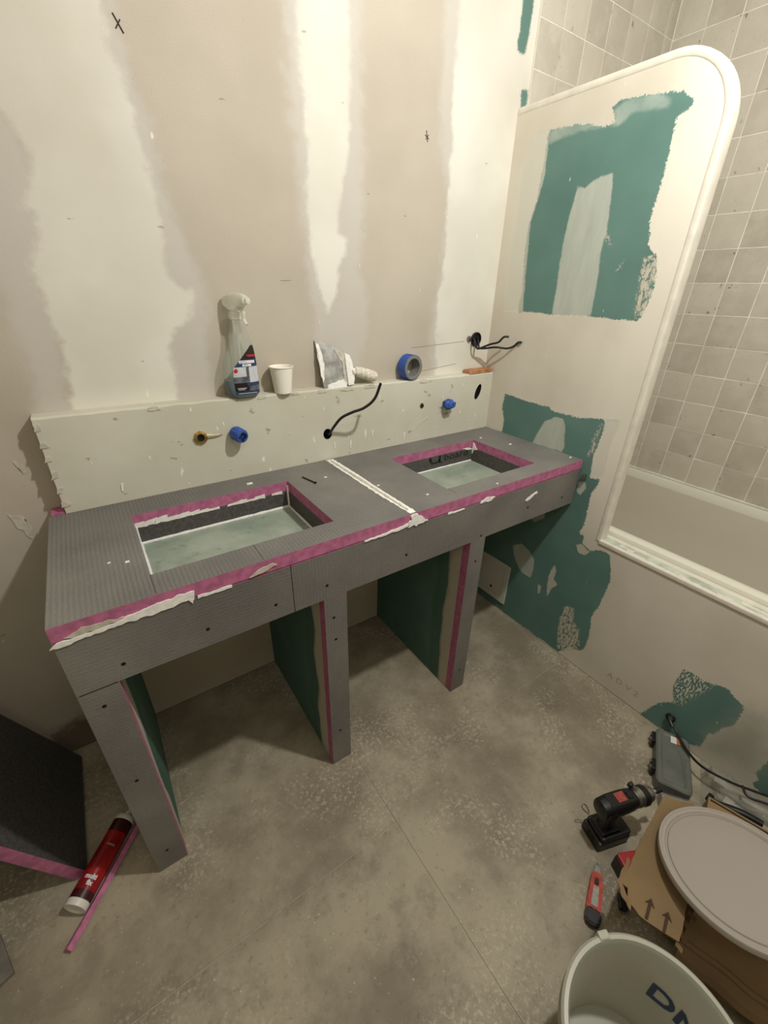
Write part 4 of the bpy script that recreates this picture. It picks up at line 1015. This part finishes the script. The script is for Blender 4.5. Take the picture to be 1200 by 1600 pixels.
def build_cartridge():
    A = Vector((-1.630, -.468, .0258)); B = Vector((-1.516, -.325, .0258)); d = (B - A).normalized(); r = .0243
    t = thing('sealant_cartridge', 'red sealant cartridge with white ends lying beside the left leg', 'cartridge', tuple(A))
    p = [lathe('tube', [(r, .014), (r, .178)], M['red_case'], t, tuple(A), tuple(d), 32),
         lathe('dark_band', [(r + .0002, .014), (r + .0003, .030)], M['dark_red'], t, tuple(A), tuple(d), 32), lathe('dark_band', [(r + .0002, .150), (r + .0003, .178)], M['dark_red'], t, tuple(A), tuple(d), 32),
         lathe('end_cap', [(.0001, .004), (r - .003, .004), (r - .002, 0), (r + .0008, 0), (r + .0012, .002), (r + .0012, .013), (r, .0145)], M['white_plastic'], t, tuple(A), tuple(d), 32),
         lathe('shoulder', [(r, .177), (r + .001, .178), (r + .001, .186), (r - .002, .190), (.009, .193), (.0075, .194), (.0075, .202), (.0001, .202)], M['white_plastic'], t, tuple(A), tuple(d), 32),
         lathe('nozzle', [(.0068, .202), (.0028, .262), (.0018, .262)], M['milky'], t, tuple(A), tuple(d), 16)]
    u = Vector((d.y, -d.x, 0)); up = Vector((0, 0, 1))
    def bend(off, ang0):
        def f(x, y, w):
            th = ang0 + y / r; return A + d * (off + x) + (up * math.cos(th) + (-u) * math.sin(th)) * (r + .0006 + w)
        return f
    tx = [text_mesh('print', 'multi', .013, M['text_white'], t, 0, d, up, .0001, lambda x, y, w: A + d * (.050 + y) + (up * math.cos(-x / r - .35) - u * math.sin(-x / r - .35)) * (r + .0006 + w), bold=.0005), text_mesh('print', 'fix', .013, M['text_white'], t, 0, d, up, .0001, lambda x, y, w: A + d * (.038 + y) + (up * math.cos(-x / r - .5) - u * math.sin(-x / r - .5)) * (r + .0006 + w), bold=.0005), text_mesh('print', 'mastic', .008, M['filler_dull'], t, 0, d, up, .0001, lambda x, y, w: A + d * (.118 + y) + (up * math.cos(-x / r - .5) - u * math.sin(-x / r - .5)) * (r + .0006 + w))]
    p += tx; finish(t, p)
build_cartridge()
fs = tube('foam_offcut', [(-1.648, -.532, .009), (-1.592, -.468, .009), (-1.540, -.406, .009), (-1.484, -.339, .009)], .0088, M['foam_pale'], None, 4, 2); 
for v in fs.data.vertices: v.co.z = max(.0006, v.co.z)
tag(fs, 'thin pink foam offcut strip lying along the red cartridge', 'foam strip')
go = box('floor_offcut', (-1.85, -.508, .0005), (-1.74, -.41, .012), M['grey_tile'], None, .0015)
for v in go.data.vertices:
    q = Matrix.Rotation(math.radians(18), 3, 'Z') @ (v.co - Vector((-1.74, -.508, 0))); v.co = q + Vector((-1.742, -.508, 0))
for v in go.data.vertices: v.co.x = max(v.co.x, XLEFT + .002)
tag(go, 'corner of a flat grey tile lying on the floor at the bottom left edge', 'tile')

# ------------------------------------------------------------------ the heap of tools by the bath wall
def rotz(a): return Matrix.Rotation(a, 3, 'Z')
def local_mesh(name, bm, m, parent, smooth=False): return link_mesh(name, bm, m, parent, smooth)

def build_drill():
    # local x = forward, origin on the floor under the battery
    yaw = math.radians(-19)
    t = thing('cordless_drill', 'black cordless drill driver standing on its battery with a red label', 'drill', (-.452, -1.056, .0006), None, (0, 0, yaw)); t.scale = (.86, .86, .86)
    def B(name, lo, hi, m, bev=.004, parent=t): return box(name, lo, hi, m, parent, bev)
    bat = B('battery', (-.060, -.038, 0), (.052, .038, .040), M['black'], .006)
    B('battery_latch', (-.062, -.012, .014), (-.058, .012, .032), M['screw'], .001, bat)
    bm = bmesh.new(); bm_box(bm, (-.052, -.036, .040), (.050, .036, .060), .006)
    bm_box(bm, (-.050, -.028, .058), (.016, .028, .070), .006); local_mesh('foot', bm, M['black'], t)
    # grip: lofted oval, leaning slightly
    bm = bmesh.new(); rings = []
    for zz, cx_, rx, ry in ((.064, -.022, .026, .021), (.080, -.020, .021, .0185), (.10, -.016, .019, .017), (.125, -.014, .021, .018), (.148, -.012, .026, .020)):
        rings.append([Vector((cx_ + rx * math.cos(a), ry * math.sin(a), zz)) for a in [2 * math.pi * k / 18 for k in range(18)]])
    bm_rings(bm, rings); local_mesh('grip', bm, M['black'], t, True)
    B('trigger', (.004, -.007, .112), (.016, .007, .142), M['screw'], .003)
    # motor housing along x
    bm = bmesh.new(); rings = []
    for x_, ry, rz in ((-.074, .020, .021), (-.070, .026, .027), (-.040, .029, .031), (.010, .029, .031), (.034, .027, .029), (.046, .024, .026)):
        rings.append([Vector((x_, ry * math.copysign(abs(math.cos(a)) ** .75, math.cos(a)), .172 + rz * math.copysign(abs(math.sin(a)) ** .75, math.sin(a)))) for a in [2 * math.pi * k / 24 for k in range(24)]])
    bm_rings(bm, rings); hs = local_mesh('motor_housing', bm, M['black'], t, True)
    lb = B('red_label', (-.022, -.011, .2026), (.008, .015, .2036), M['red_dull'], .0004)
    B('top_cover', (-.050, -.018, .2005), (.012, .018, .2030), M['screw'], .001); 
    for k in range(5):
        B('vent_slot', (-.066 + k * .007, -.0305, .160), (-.063 + k * .007, -.0285, .184), M['screw'], .0, hs); 
    B('mode_switch', (.016, -.010, .202), (.030, .010, .206), M['screw'], .001)
    lathe('gear_collar', [(.024, .044), (.026, .046), (.026, .052), (.027, .053), (.027, .070), (.024, .073)], M['chrome'], t, (0, 0, .172), (1, 0, 0), 28)
    lathe('torque_ring', [(.0265, .070), (.0285, .072), (.0285, .086), (.026, .090), (.020, .092)], M['black'], t, (0, 0, .172), (1, 0, 0), 28)
    lathe('chuck', [(.020, .090), (.0225, .093), (.0225, .104), (.017, .112), (.009, .117), (.0001, .117)], M['chrome'], t, (0, 0, .172), (1, 0, 0), 24)
    lathe('bit_holder', [(.0001, .116), (.0052, .116), (.0052, .130), (.0001, .130)], M['steel'], t, (0, 0, .172), (1, 0, 0), 12)
    lathe('bit_tip', [(.0001, .129), (.0078, .129), (.0078, .148), (.006, .150), (.0001, .150)], M['black'], t, (0, 0, .172), (1, 0, 0), 12)
    B('side_knob', (.046, .020, .186), (.060, .032, .203), M['black'], .003)
    # wire belt hook off the foot
    tube('belt_hook', [(-.045, .038, .058), (-.058, .046, .070), (-.070, .050, .086), (-.064, .054, .096), (-.052, .050, .084), (-.044, .040, .064)], .0016, M['chrome'], t, 8)
build_drill()

def build_knife():
    yaw = math.atan2(.046, .115)
    t = thing('utility_knife', 'red folding utility knife with grey label and black ends on the floor', 'utility knife', (-.600, -1.116, .0006), None, (0, 0, math.radians(26)))
    def prism(name, pts, z0, z1, m, bev=.002):
        bm = bmesh.new(); a = [bm.verts.new((x, y, z0)) for x, y in pts]; b = [bm.verts.new((x, y, z1)) for x, y in pts]; bm.faces.new(a[::-1]); bm.faces.new(b)
        for i in range(len(pts)): j = (i + 1) % len(pts); bm.faces.new((a[i], a[j], b[j], b[i]))
        if bev: bmesh.ops.bevel(bm, geom=bm.edges[:], offset=bev, segments=2, affect='EDGES')
        return link_mesh(name, bm, m, t)
    prism('handle', [(-.060, -.012), (-.050, -.0165), (.015, -.0155), (.044, -.012), (.048, .0), (.043, .011), (.01, .0135), (-.035, .0155), (-.058, .012)], 0, .019, M['orange_red'], .003)
    prism('rear_grip', [(-.068, -.010), (-.060, -.0175), (-.038, -.0175), (-.034, .0), (-.038, .0165), (-.060, .0155), (-.068, .008)], .001, .022, M['black'], .003)
    prism('belt_label', [(-.030, -.0075), (.012, -.0065), (.012, .0055), (-.030, .0075)], .019, .0200, M['grey_label'], 0)
    prism('slider', [(.016, -.005), (.030, -.004), (.030, .004), (.016, .005)], .019, .0225, M['black'], .001)
    prism('blade_clamp', [(.044, -.008), (.060, -.0055), (.062, .004), (.044, .008)], .004, .014, M['steel'], .001)
    prism('blade', [(.056, -.005), (.074, -.002), (.066, .005), (.056, .005)], .0075, .0087, M['chrome'], 0)
build_knife()
hb = box('black_plastic_clip', (-.586, -1.178, .0005), (-.556, -1.160, .014), M['black'], None, .003)
for v in hb.data.vertices:
    c0 = Vector((-.571, -1.169, 0)); v.co = rotz(math.radians(38)) @ (v.co - c0) + c0 + Vector((.012, .006, 0))
tag(hb, 'small black plastic piece on the floor between the knife and the cardboard', 'plastic piece')

def build_red():
    e1 = Vector((.9, -.44, 0)).normalized(); ang = math.atan2(e1.y, e1.x)
    t = thing('red_topped_case', 'black case with a shiny red lid poking out from under the cardboard flap', 'tool case', (-.505, -1.103, .0006), None, (0, 0, ang))
    box('case_body', (0, -.095, 0), (.070, 0, .046), M['black'], t, .003)
    box('red_lid', (.001, -.094, .0462), (.069, -.001, .058), M['red'], t, .003)
build_red()

def build_case():
    C0 = Vector((-.044, -.981)); C1 = Vector((-.239, -1.076)); d = (C1 - C0).normalized(); ang = math.atan2(d.y, d.x)
    t = thing('grey_organiser_case', 'grey plastic tool case with black latches lying against the bath wall', 'tool case', (C0.x, C0.y, .0006), None, (0, 0, ang))
    # local x along the latch side, local y away from the camera side (negative world y is +y local)
    L_, W_, H_ = .198, .092, .040
    def rr(x0, y0, x1, y1, r, z):
        out = []
        for cx_, cy_, a0 in ((x1 - r, y1 - r, 0), (x0 + r, y1 - r, 90), (x0 + r, y0 + r, 180), (x1 - r, y0 + r, 270)):
            for k in range(5): a = math.radians(a0 + 22.5 * k); out.append(Vector((cx_ + r * math.cos(a), cy_ + r * math.sin(a), z)))
        return out
    bm = bmesh.new(); bm_rings(bm, [rr(.003, .003, L_ - .003, W_ - .003, .014, 0), rr(0, 0, L_, W_, .016, .003), rr(0, 0, L_, W_, .016, .020)]); link_mesh('case_base', bm, M['case'], t)
    bm = bmesh.new(); bm_rings(bm, [rr(0, 0, L_, W_, .016, .0205), rr(0, 0, L_, W_, .016, .036), rr(.004, .004, L_ - .004, W_ - .004, .014, .040), rr(.014, .014, L_ - .014, W_ - .014, .010, .040), rr(.018, .018, L_ - .018, W_ - .018, .008, .0375)]); lid = link_mesh('case_lid', bm, M['case'], t)
    tube('lid_rib', [(.03, .03, .0378), (.06, .06, .0378), (.10, .070, .0378), (.175, .074, .0378)], .0022, M['case'], lid, 8)
    for x_ in (.040, .142):
        la = box('latch', (x_ - .019, .0, .006), (x_ + .019, .010, .038), M['black'], t, .003)
        for v in la.data.vertices: v.co.y -= .0105
        for k in (-.009, .009):
            q_ = box('latch_barrel', (x_ + k - .005, -.0145, .026), (x_ + k + .005, -.0100, .036), M['chrome'], la, .001)
    st = box('sticker', (.014, .040, .0402), (.040, .056, .0408), M['white_card'], t)
    box('sticker_dark_patch', (.014, .056, .0402), (.040, .066, .0406), M['wood'], t)
build_case()

ct = thing('cable_with_ring', 'dark cable with a ring end running down along the bath wall', 'cable', (-.012, -1.0, .075))
pp = [tube('cable', [(-.016, -1.006, .066), (-.026, -1.032, .056), (-.060, -1.078, .052), (-.088, -1.128, .064), (-.080, -1.195, .076), (-.060, -1.245, .085), (-.035, -1.31, .095), (-.02, -1.42, .10)], .0036, M['black_cable'], ct, 8),
      tube('cable', [(-.070, -1.215, .082), (-.090, -1.235, .080), (-.072, -1.275, .086), (-.050, -1.33, .092), (-.03, -1.44, .096)], .0032, M['black_cable'], ct, 8)]
rg = bmesh.new(); bm_tube(rg, [Vector((-.011, -.998 + .011 * math.cos(a), .078 + .012 * math.sin(a))) for a in np.linspace(0, 2 * math.pi, 17)], .0042, 8, 0); pp.append(link_mesh('ring_end', rg, M['black'], ct, True))
pp.append(tube('ring_neck', [(-.012, -1.000, .068), (-.016, -1.007, .064), (-.020, -1.014, .060)], .0060, M['black'], ct, 8))
finish(ct, pp)

def build_clear_tube():
    A = Vector((-.254, -1.098, .0215)); B = Vector((-.166, -1.211, .0215)); d = (B - A).normalized()
    t = thing('clear_plastic_tube', 'clear ribbed plastic tube lying between grey case and cardboard box', 'tube', tuple(A))
    p = [lathe('tube_wall', [(.018, 0), (.0202, 0)] + [(.0202 + (.0008 if k % 2 else 0), .006 + k * .009) for k in range(12)] + [(.0202, .118), (.018, .119)], M['film'], t, tuple(A), tuple(d), 28),
         lathe('tube_core', [(.0001, .002), (.0165, .002), (.0165, .116), (.0001, .116)], M['lid'], t, tuple(A), tuple(d), 20)]
    finish(t, p)
build_clear_tube()
hk = bmesh.new(); bm_tube(hk, [(-.160, -1.176, .052), (-.158, -1.196, .050), (-.142, -1.222, .050), (-.130, -1.250, .054), (-.12, -1.285, .056)], lambda s: .006 + .004 * math.sin(s * 2.6), 10)
bm_box(hk, (-.170, -1.184, .044), (-.152, -1.170, .062), .003)
hk = link_mesh('bent_plastic_rod', hk, M['black'], None, True); tag(hk, 'black bent plastic rod lying across the clear plastic beside the white lid', 'rod')
for v in hk.data.vertices: v.co.z += .004

def build_film():
    # crumpled clear sheet heaped against the wall
    bm = bmesh.new(); N = 46; G = []
    for i in range(N):
        row = []
        for j in range(N):
            s, q = i / (N - 1), j / (N - 1)
            x = -.150 + .146 * s; y = -1.108 - .42 * q - .06 * (1 - s)
            hgt = .026 + .030 * s * (.5 + .5 * q) + noise.noise(Vector((x * 22, y * 22, 1))) * .020 + noise.noise(Vector((x * 60, y * 50, 4))) * .010 + abs(noise.noise(Vector((x * 30 + y * 25, y * 8, 2)))) * .02
            ed = min(s, 1 - s, q, 1 - q); hgt *= min(1, ed * 6 + .12)
            for (ax, bx_) in (((-.062, -1.16), (-.030, -1.46)), ((-.105, -1.20), (-.090, -1.48))):
                k_ = max(0, min(1, (ax[1] - y) / .3)) if y < ax[1] + .02 else None
                if k_ is not None and abs(x - (ax[0] + (bx_[0] - ax[0]) * k_)) < .024: hgt = max(hgt, .0435)
            row.append(bm.verts.new((min(x, -.004), y, max(.0015, hgt))))
        G.append(row)
    for i in range(N - 1):
        for j in range(N - 1): bm.faces.new((G[i][j], G[i + 1][j], G[i + 1][j + 1], G[i][j + 1]))
    o = link_mesh('plastic_sheet', bm, M['film'], None, True); tag(o, 'crumpled clear plastic sheet heaped along the foot of the bath wall', 'plastic sheet')
    for k, (a, b, r, lab) in enumerate(([(-.062, -1.16, .020), (-.030, -1.46, .024), .016, 'whitish plastic pipe under the clear sheet, nearer the wall'], [(-.105, -1.20, .019), (-.090, -1.48, .019), .0155, 'whitish plastic pipe under the clear sheet, nearer the cardboard box'])):
        bm = bmesh.new(); bm_tube(bm, [a, tuple((p + q) / 2 for p, q in zip(a, b)), b], r, 18, 4)
        bm_tube(bm, [a, tuple(p + (q - p) * .08 for p, q in zip(a, b))], r + .003, 18, 2)
        tag(link_mesh('plastic_pipe', bm, M['pipe_white'], None, True), lab, 'pipe', 'pipes under the clear sheet')
M['pipe_white'] = plain('dusty_white_pipe', srgb(186, 182, 168), .45, nscale=30, namp=.12)
build_film()

# cardboard box with a torn flap
def build_carton():
    Q = Vector((-.533, -1.242)); v = Vector((.27, -.963)).normalized(); u = Vector((.963, .27)).normalized(); H = .212
    t = thing('cardboard_box', 'torn brown cardboard box with a folded-out flap printed with two arrows', 'box', (Q.x, Q.y, 0)); p = []
    def W(a, b, z): return Vector((Q.x + u.x * a + v.x * b, Q.y + u.y * a + v.y * b, z))
    def sheet(name, a0, a1, b0, b1, z0, z1, m, n=14, amp=.003, th=.004, normal='u', sd=0):
        """corrugated wall, gently crumpled; normal says which way it faces"""
        bm = bmesh.new(); F = []; K = []
        for i in range(n + 1):
            r0, r1 = [], []
            for j in range(n + 1):
                s, q = i / n, j / n
                if normal == 'u': a, b, z = a0, b0 + (b1 - b0) * s, z0 + (z1 - z0) * q
                elif normal == 'v': a, b, z = a0 + (a1 - a0) * s, b0, z0 + (z1 - z0) * q
                else: a, b, z = a0 + (a1 - a0) * s, b0 + (b1 - b0) * q, z0
                e = min(1, min(s, 1 - s) * 8 + .2) * min(1, min(q, 1 - q) * 8 + .2)
                w_ = noise.noise(Vector((a * 14 + sd, b * 14, z * 16))) * amp * e
                if normal == 'u': pa, pb = W(a + w_, b, z), W(a + w_ + th, b, z)
                elif normal == 'v': pa, pb = W(a, b + w_, z), W(a, b + w_ + th, z)
                else: pa, pb = W(a, b, z + w_), W(a, b, z + w_ - th)
                r0.append(bm.verts.new(pa)); r1.append(bm.verts.new(pb))
            F.append(r0); K.append(r1)
        for i in range(n):
            for j in range(n):
                bm.faces.new((F[i][j], F[i + 1][j], F[i + 1][j + 1], F[i][j + 1])); bm.faces.new((K[i][j], K[i][j + 1], K[i + 1][j + 1], K[i + 1][j]))
        for i in range(n):
            for A_, B_ in ((F[i][0], F[i + 1][0]), (F[i + 1][n], F[i][n])): pass
            bm.faces.new((F[i][0], K[i][0], K[i + 1][0], F[i + 1][0])); bm.faces.new((F[i][n], F[i + 1][n], K[i + 1][n], K[i][n]))
            bm.faces.new((F[0][i], F[0][i + 1], K[0][i + 1], K[0][i])); bm.faces.new((F[n][i], K[n][i], K[n][i + 1], F[n][i + 1]))
        return link_mesh(name, bm, m, t)
    LU, LV = .235, .40
    p.append(sheet('side_panel', 0, 0, 0, LV, .001, H, M['card_dark'], 22, .012, normal='u'))
    p.append(sheet('side_panel', LU, LU, 0, LV, .001, H, M['cardboard'], 12, .004, normal='u', sd=3))
    p.append(sheet('end_panel', 0, LU, 0, 0, .001, H, M['cardboard'], 12, .003, normal='v', sd=5))
    p.append(sheet('end_panel', 0, LU, LV, LV, .001, H, M['cardboard'], 12, .003, normal='v', sd=7))
    p.append(sheet('top_flap', .006, LU - .006, .004, .20, H, H, M['cardboard'], 12, .004, normal='w', sd=9))
    p.append(sheet('top_flap', .006, LU - .006, .206, LV - .004, H, H, M['card_dark'], 12, .006, normal='w', sd=11))
    # hanging outer flap with its creases along the near side
    def strip(name, prof, b0, b1, m, sd):
        bm = bmesh.new(); n = 30; rows = []
        for i in range(n + 1):
            b = b0 + (b1 - b0) * i / n; k = noise.noise(Vector((b * 20, sd, 0))) * .004
            rows.append([bm.verts.new(W(a + k, b, z + k)) for a, z in prof])
        for r0, r1 in zip(rows[:-1], rows[1:]):
            for j in range(len(prof) - 1): bm.faces.new((r0[j], r0[j + 1], r1[j + 1], r1[j]))
        o = link_mesh(name, bm, m, t); md = o.modifiers.new('s', 'SOLIDIFY'); md.thickness = .003; return o
    p.append(strip('outer_flap', [(.0, H + .006), (-.008, H + .004), (-.013, H - .006), (-.010, H - .010), (-.017, H - .016), (-.052, H - .078), (-.050, H - .083), (-.058, H - .088), (-.055, H - .093), (-.072, H - .108), (-.078, H - .124)], .010, .36, M['cardboard'], 2))
    p.append(strip('torn_layer', [(-.014, .085), (-.022, .060), (-.030, .035), (-.040, .012)], .06, .34, M['card_dark'], 5))
    # printed flap folded out towards the drill: world outline, rising a little towards the fold
    out = [(-.360, -1.165), (-.383, -1.142), (-.397, -1.119), (-.412, -1.117), (-.484, -1.127), (-.551, -1.134), (-.603, -1.144), (-.653, -1.150), (-.650, -1.163), (-.669, -1.172), (-.674, -1.198), (-.669, -1.219), (-.662, -1.237), (-.651, -1.260), (-.624, -1.256), (-.58, -1.243), (-.536, -1.228), (-.44, -1.20)]
    N = 26; bm = bmesh.new()
    fl = slab('printed_flap', out, 'z', H + .004, .004, M['cardboard'], t, .0016, .006, seed=12)
    bm.from_mesh(fl.data); bmesh.ops.subdivide_edges(bm, edges=[e for e in bm.edges if e.calc_length() > .03], cuts=2)
    for w_ in bm.verts: w_.co.z += noise.noise(Vector((w_.co.x * 13, w_.co.y * 13, 3))) * .006
    bm.to_mesh(fl.data); bm.free(); p.append(fl)
    # pale torn paper along its edge, and tape at the corner
    p.append(slab('torn_paper_edge', [(-.640, -1.141), (-.658, -1.145), (-.675, -1.165), (-.680, -1.185), (-.670, -1.182), (-.664, -1.165), (-.652, -1.153), (-.60, -1.142), (-.598, -1.134)], 'z', H + .007, .0015, M['card_dark'], t, .004, .006, seed=4))
    for k in range(5):
        c_ = Vector((-.548 - .0165 * k, -1.247 - .003 * k)); p.append(slab('tape_scrap', [(c_.x, c_.y), (c_.x - .010, c_.y - .002), (c_.x - .012, c_.y - .016), (c_.x - .002, c_.y - .014)], 'z', H - .006 - .012 * k, .001, M['card_dark'] if k else M['white_plastic'], t, .003, .004, seed=k))
    # arrows printed on the flap
    for (tx, ty) in ((-.636, -1.2005), (-.629, -1.2295)):
        d = Vector((.97, .24)).normalized(); s = Vector((-d.y, d.x)); c_ = Vector((tx, ty))
        shaft = [c_ - d * .034 + s * .0026, c_ - d * .004 + s * .0026, c_ - d * .004 - s * .0026, c_ - d * .034 - s * .0026]
        head = [c_ - d * .007 + s * .0085, c_ + d * .007, c_ - d * .007 - s * .0085, c_ - d * .002]
        p.append(slab('printed_arrow', [tuple(q) for q in shaft], 'z', H + .0105, .0008, M['card_print'], t)); p.append(slab('printed_arrow', [tuple(q) for q in head], 'z', H + .0105, .0008, M['card_print'], t))
    finish(t, p)
build_carton()

def build_lid():
    n = Vector((.07, .18, 1)).normalized(); c = Vector((-.466, -1.279, .262)); r = .139
    t = thing('bucket_lid', 'large milky white bucket lid lying tilted on the cardboard box', 'lid', tuple(c))
    prof = [(.0001, .003), (r * .55, .0035), (r * .84, .003), (r * .885, .0012), (r * .90, .0012), (r * .915, .0042), (r * .955, .0046), (r * .965, .0062), (r * .992, .0062), (r, .004), (r, -.006), (r * .985, -.006), (r * .985, .003), (r * .94, .0016), (r * .91, -.002), (r * .87, -.002), (r * .83, .0005), (.0001, .0005)]
    p = [lathe('lid_disc', prof, M['lid'], t, tuple(c), tuple(n), 72)]
    p.append(lathe('rim_ridge', [(r * .865, .0032), (r * .872, .0048), (r * .879, .0032)], M['lid'], t, tuple(c), tuple(n), 72))
    finish(t, p)
build_lid()

def build_bucket():
    c = Vector((-.834, -1.306, .0006)); R, Rb, H = .137, .112, .252
    t = thing('plastic_bucket', 'open milky white plastic bucket in the bottom right foreground', 'bucket', tuple(c))
    w_ = .0022
    p = [lathe('bucket_wall', [(.0001, .004), (Rb - .004, .004), (Rb, .0), (Rb + .001, .004), (R - .002, H - .004), (R, H), (R - w_, H), (R - .004 - w_, H - .008), (Rb - w_, .008), (.0001, .008)], M['bucket'], t, tuple(c), (0, 0, 1), 72)]
    p.append(lathe('rim_band', [(R - .003, H - .040), (R + .006, H - .038), (R + .007, H - .032), (R + .0015, H - .028), (R + .0015, H - .016), (R + .0075, H - .012), (R + .008, H - .003), (R + .004, H + .001), (R - w_, H + .001), (R - w_, H)], M['bucket'], t, tuple(c), (0, 0, 1), 72))
    a = math.radians(66); q = c + Vector((math.cos(a) * (R + .004), math.sin(a) * (R + .004), H - .018))
    p.append(box('handle_lug', (-.010, -.006, -.022), (.010, .008, .022), M['bucket'], t, .003, False, Matrix.Rotation(a - math.pi / 2, 3, 'Z'), tuple(q)))
    # print showing through on the inner wall
    def bend(x, y, z):
        ang = math.radians(22) - x / (R * .88); zz = .128 + y; rr_ = Rb - w_ + (R - .004 - Rb) * (zz - .008) / (H - .016) - .0010 - z
        return c + Vector((math.cos(ang) * rr_, math.sin(ang) * rr_, zz))
    p.append(text_mesh('bucket_print', 'DNV', .060, M['text_blue'], t, 0, (1, 0, 0), (0, 0, 1), .0003, bend, 'LEFT', .0015))
    finish(t, p)
build_bucket()
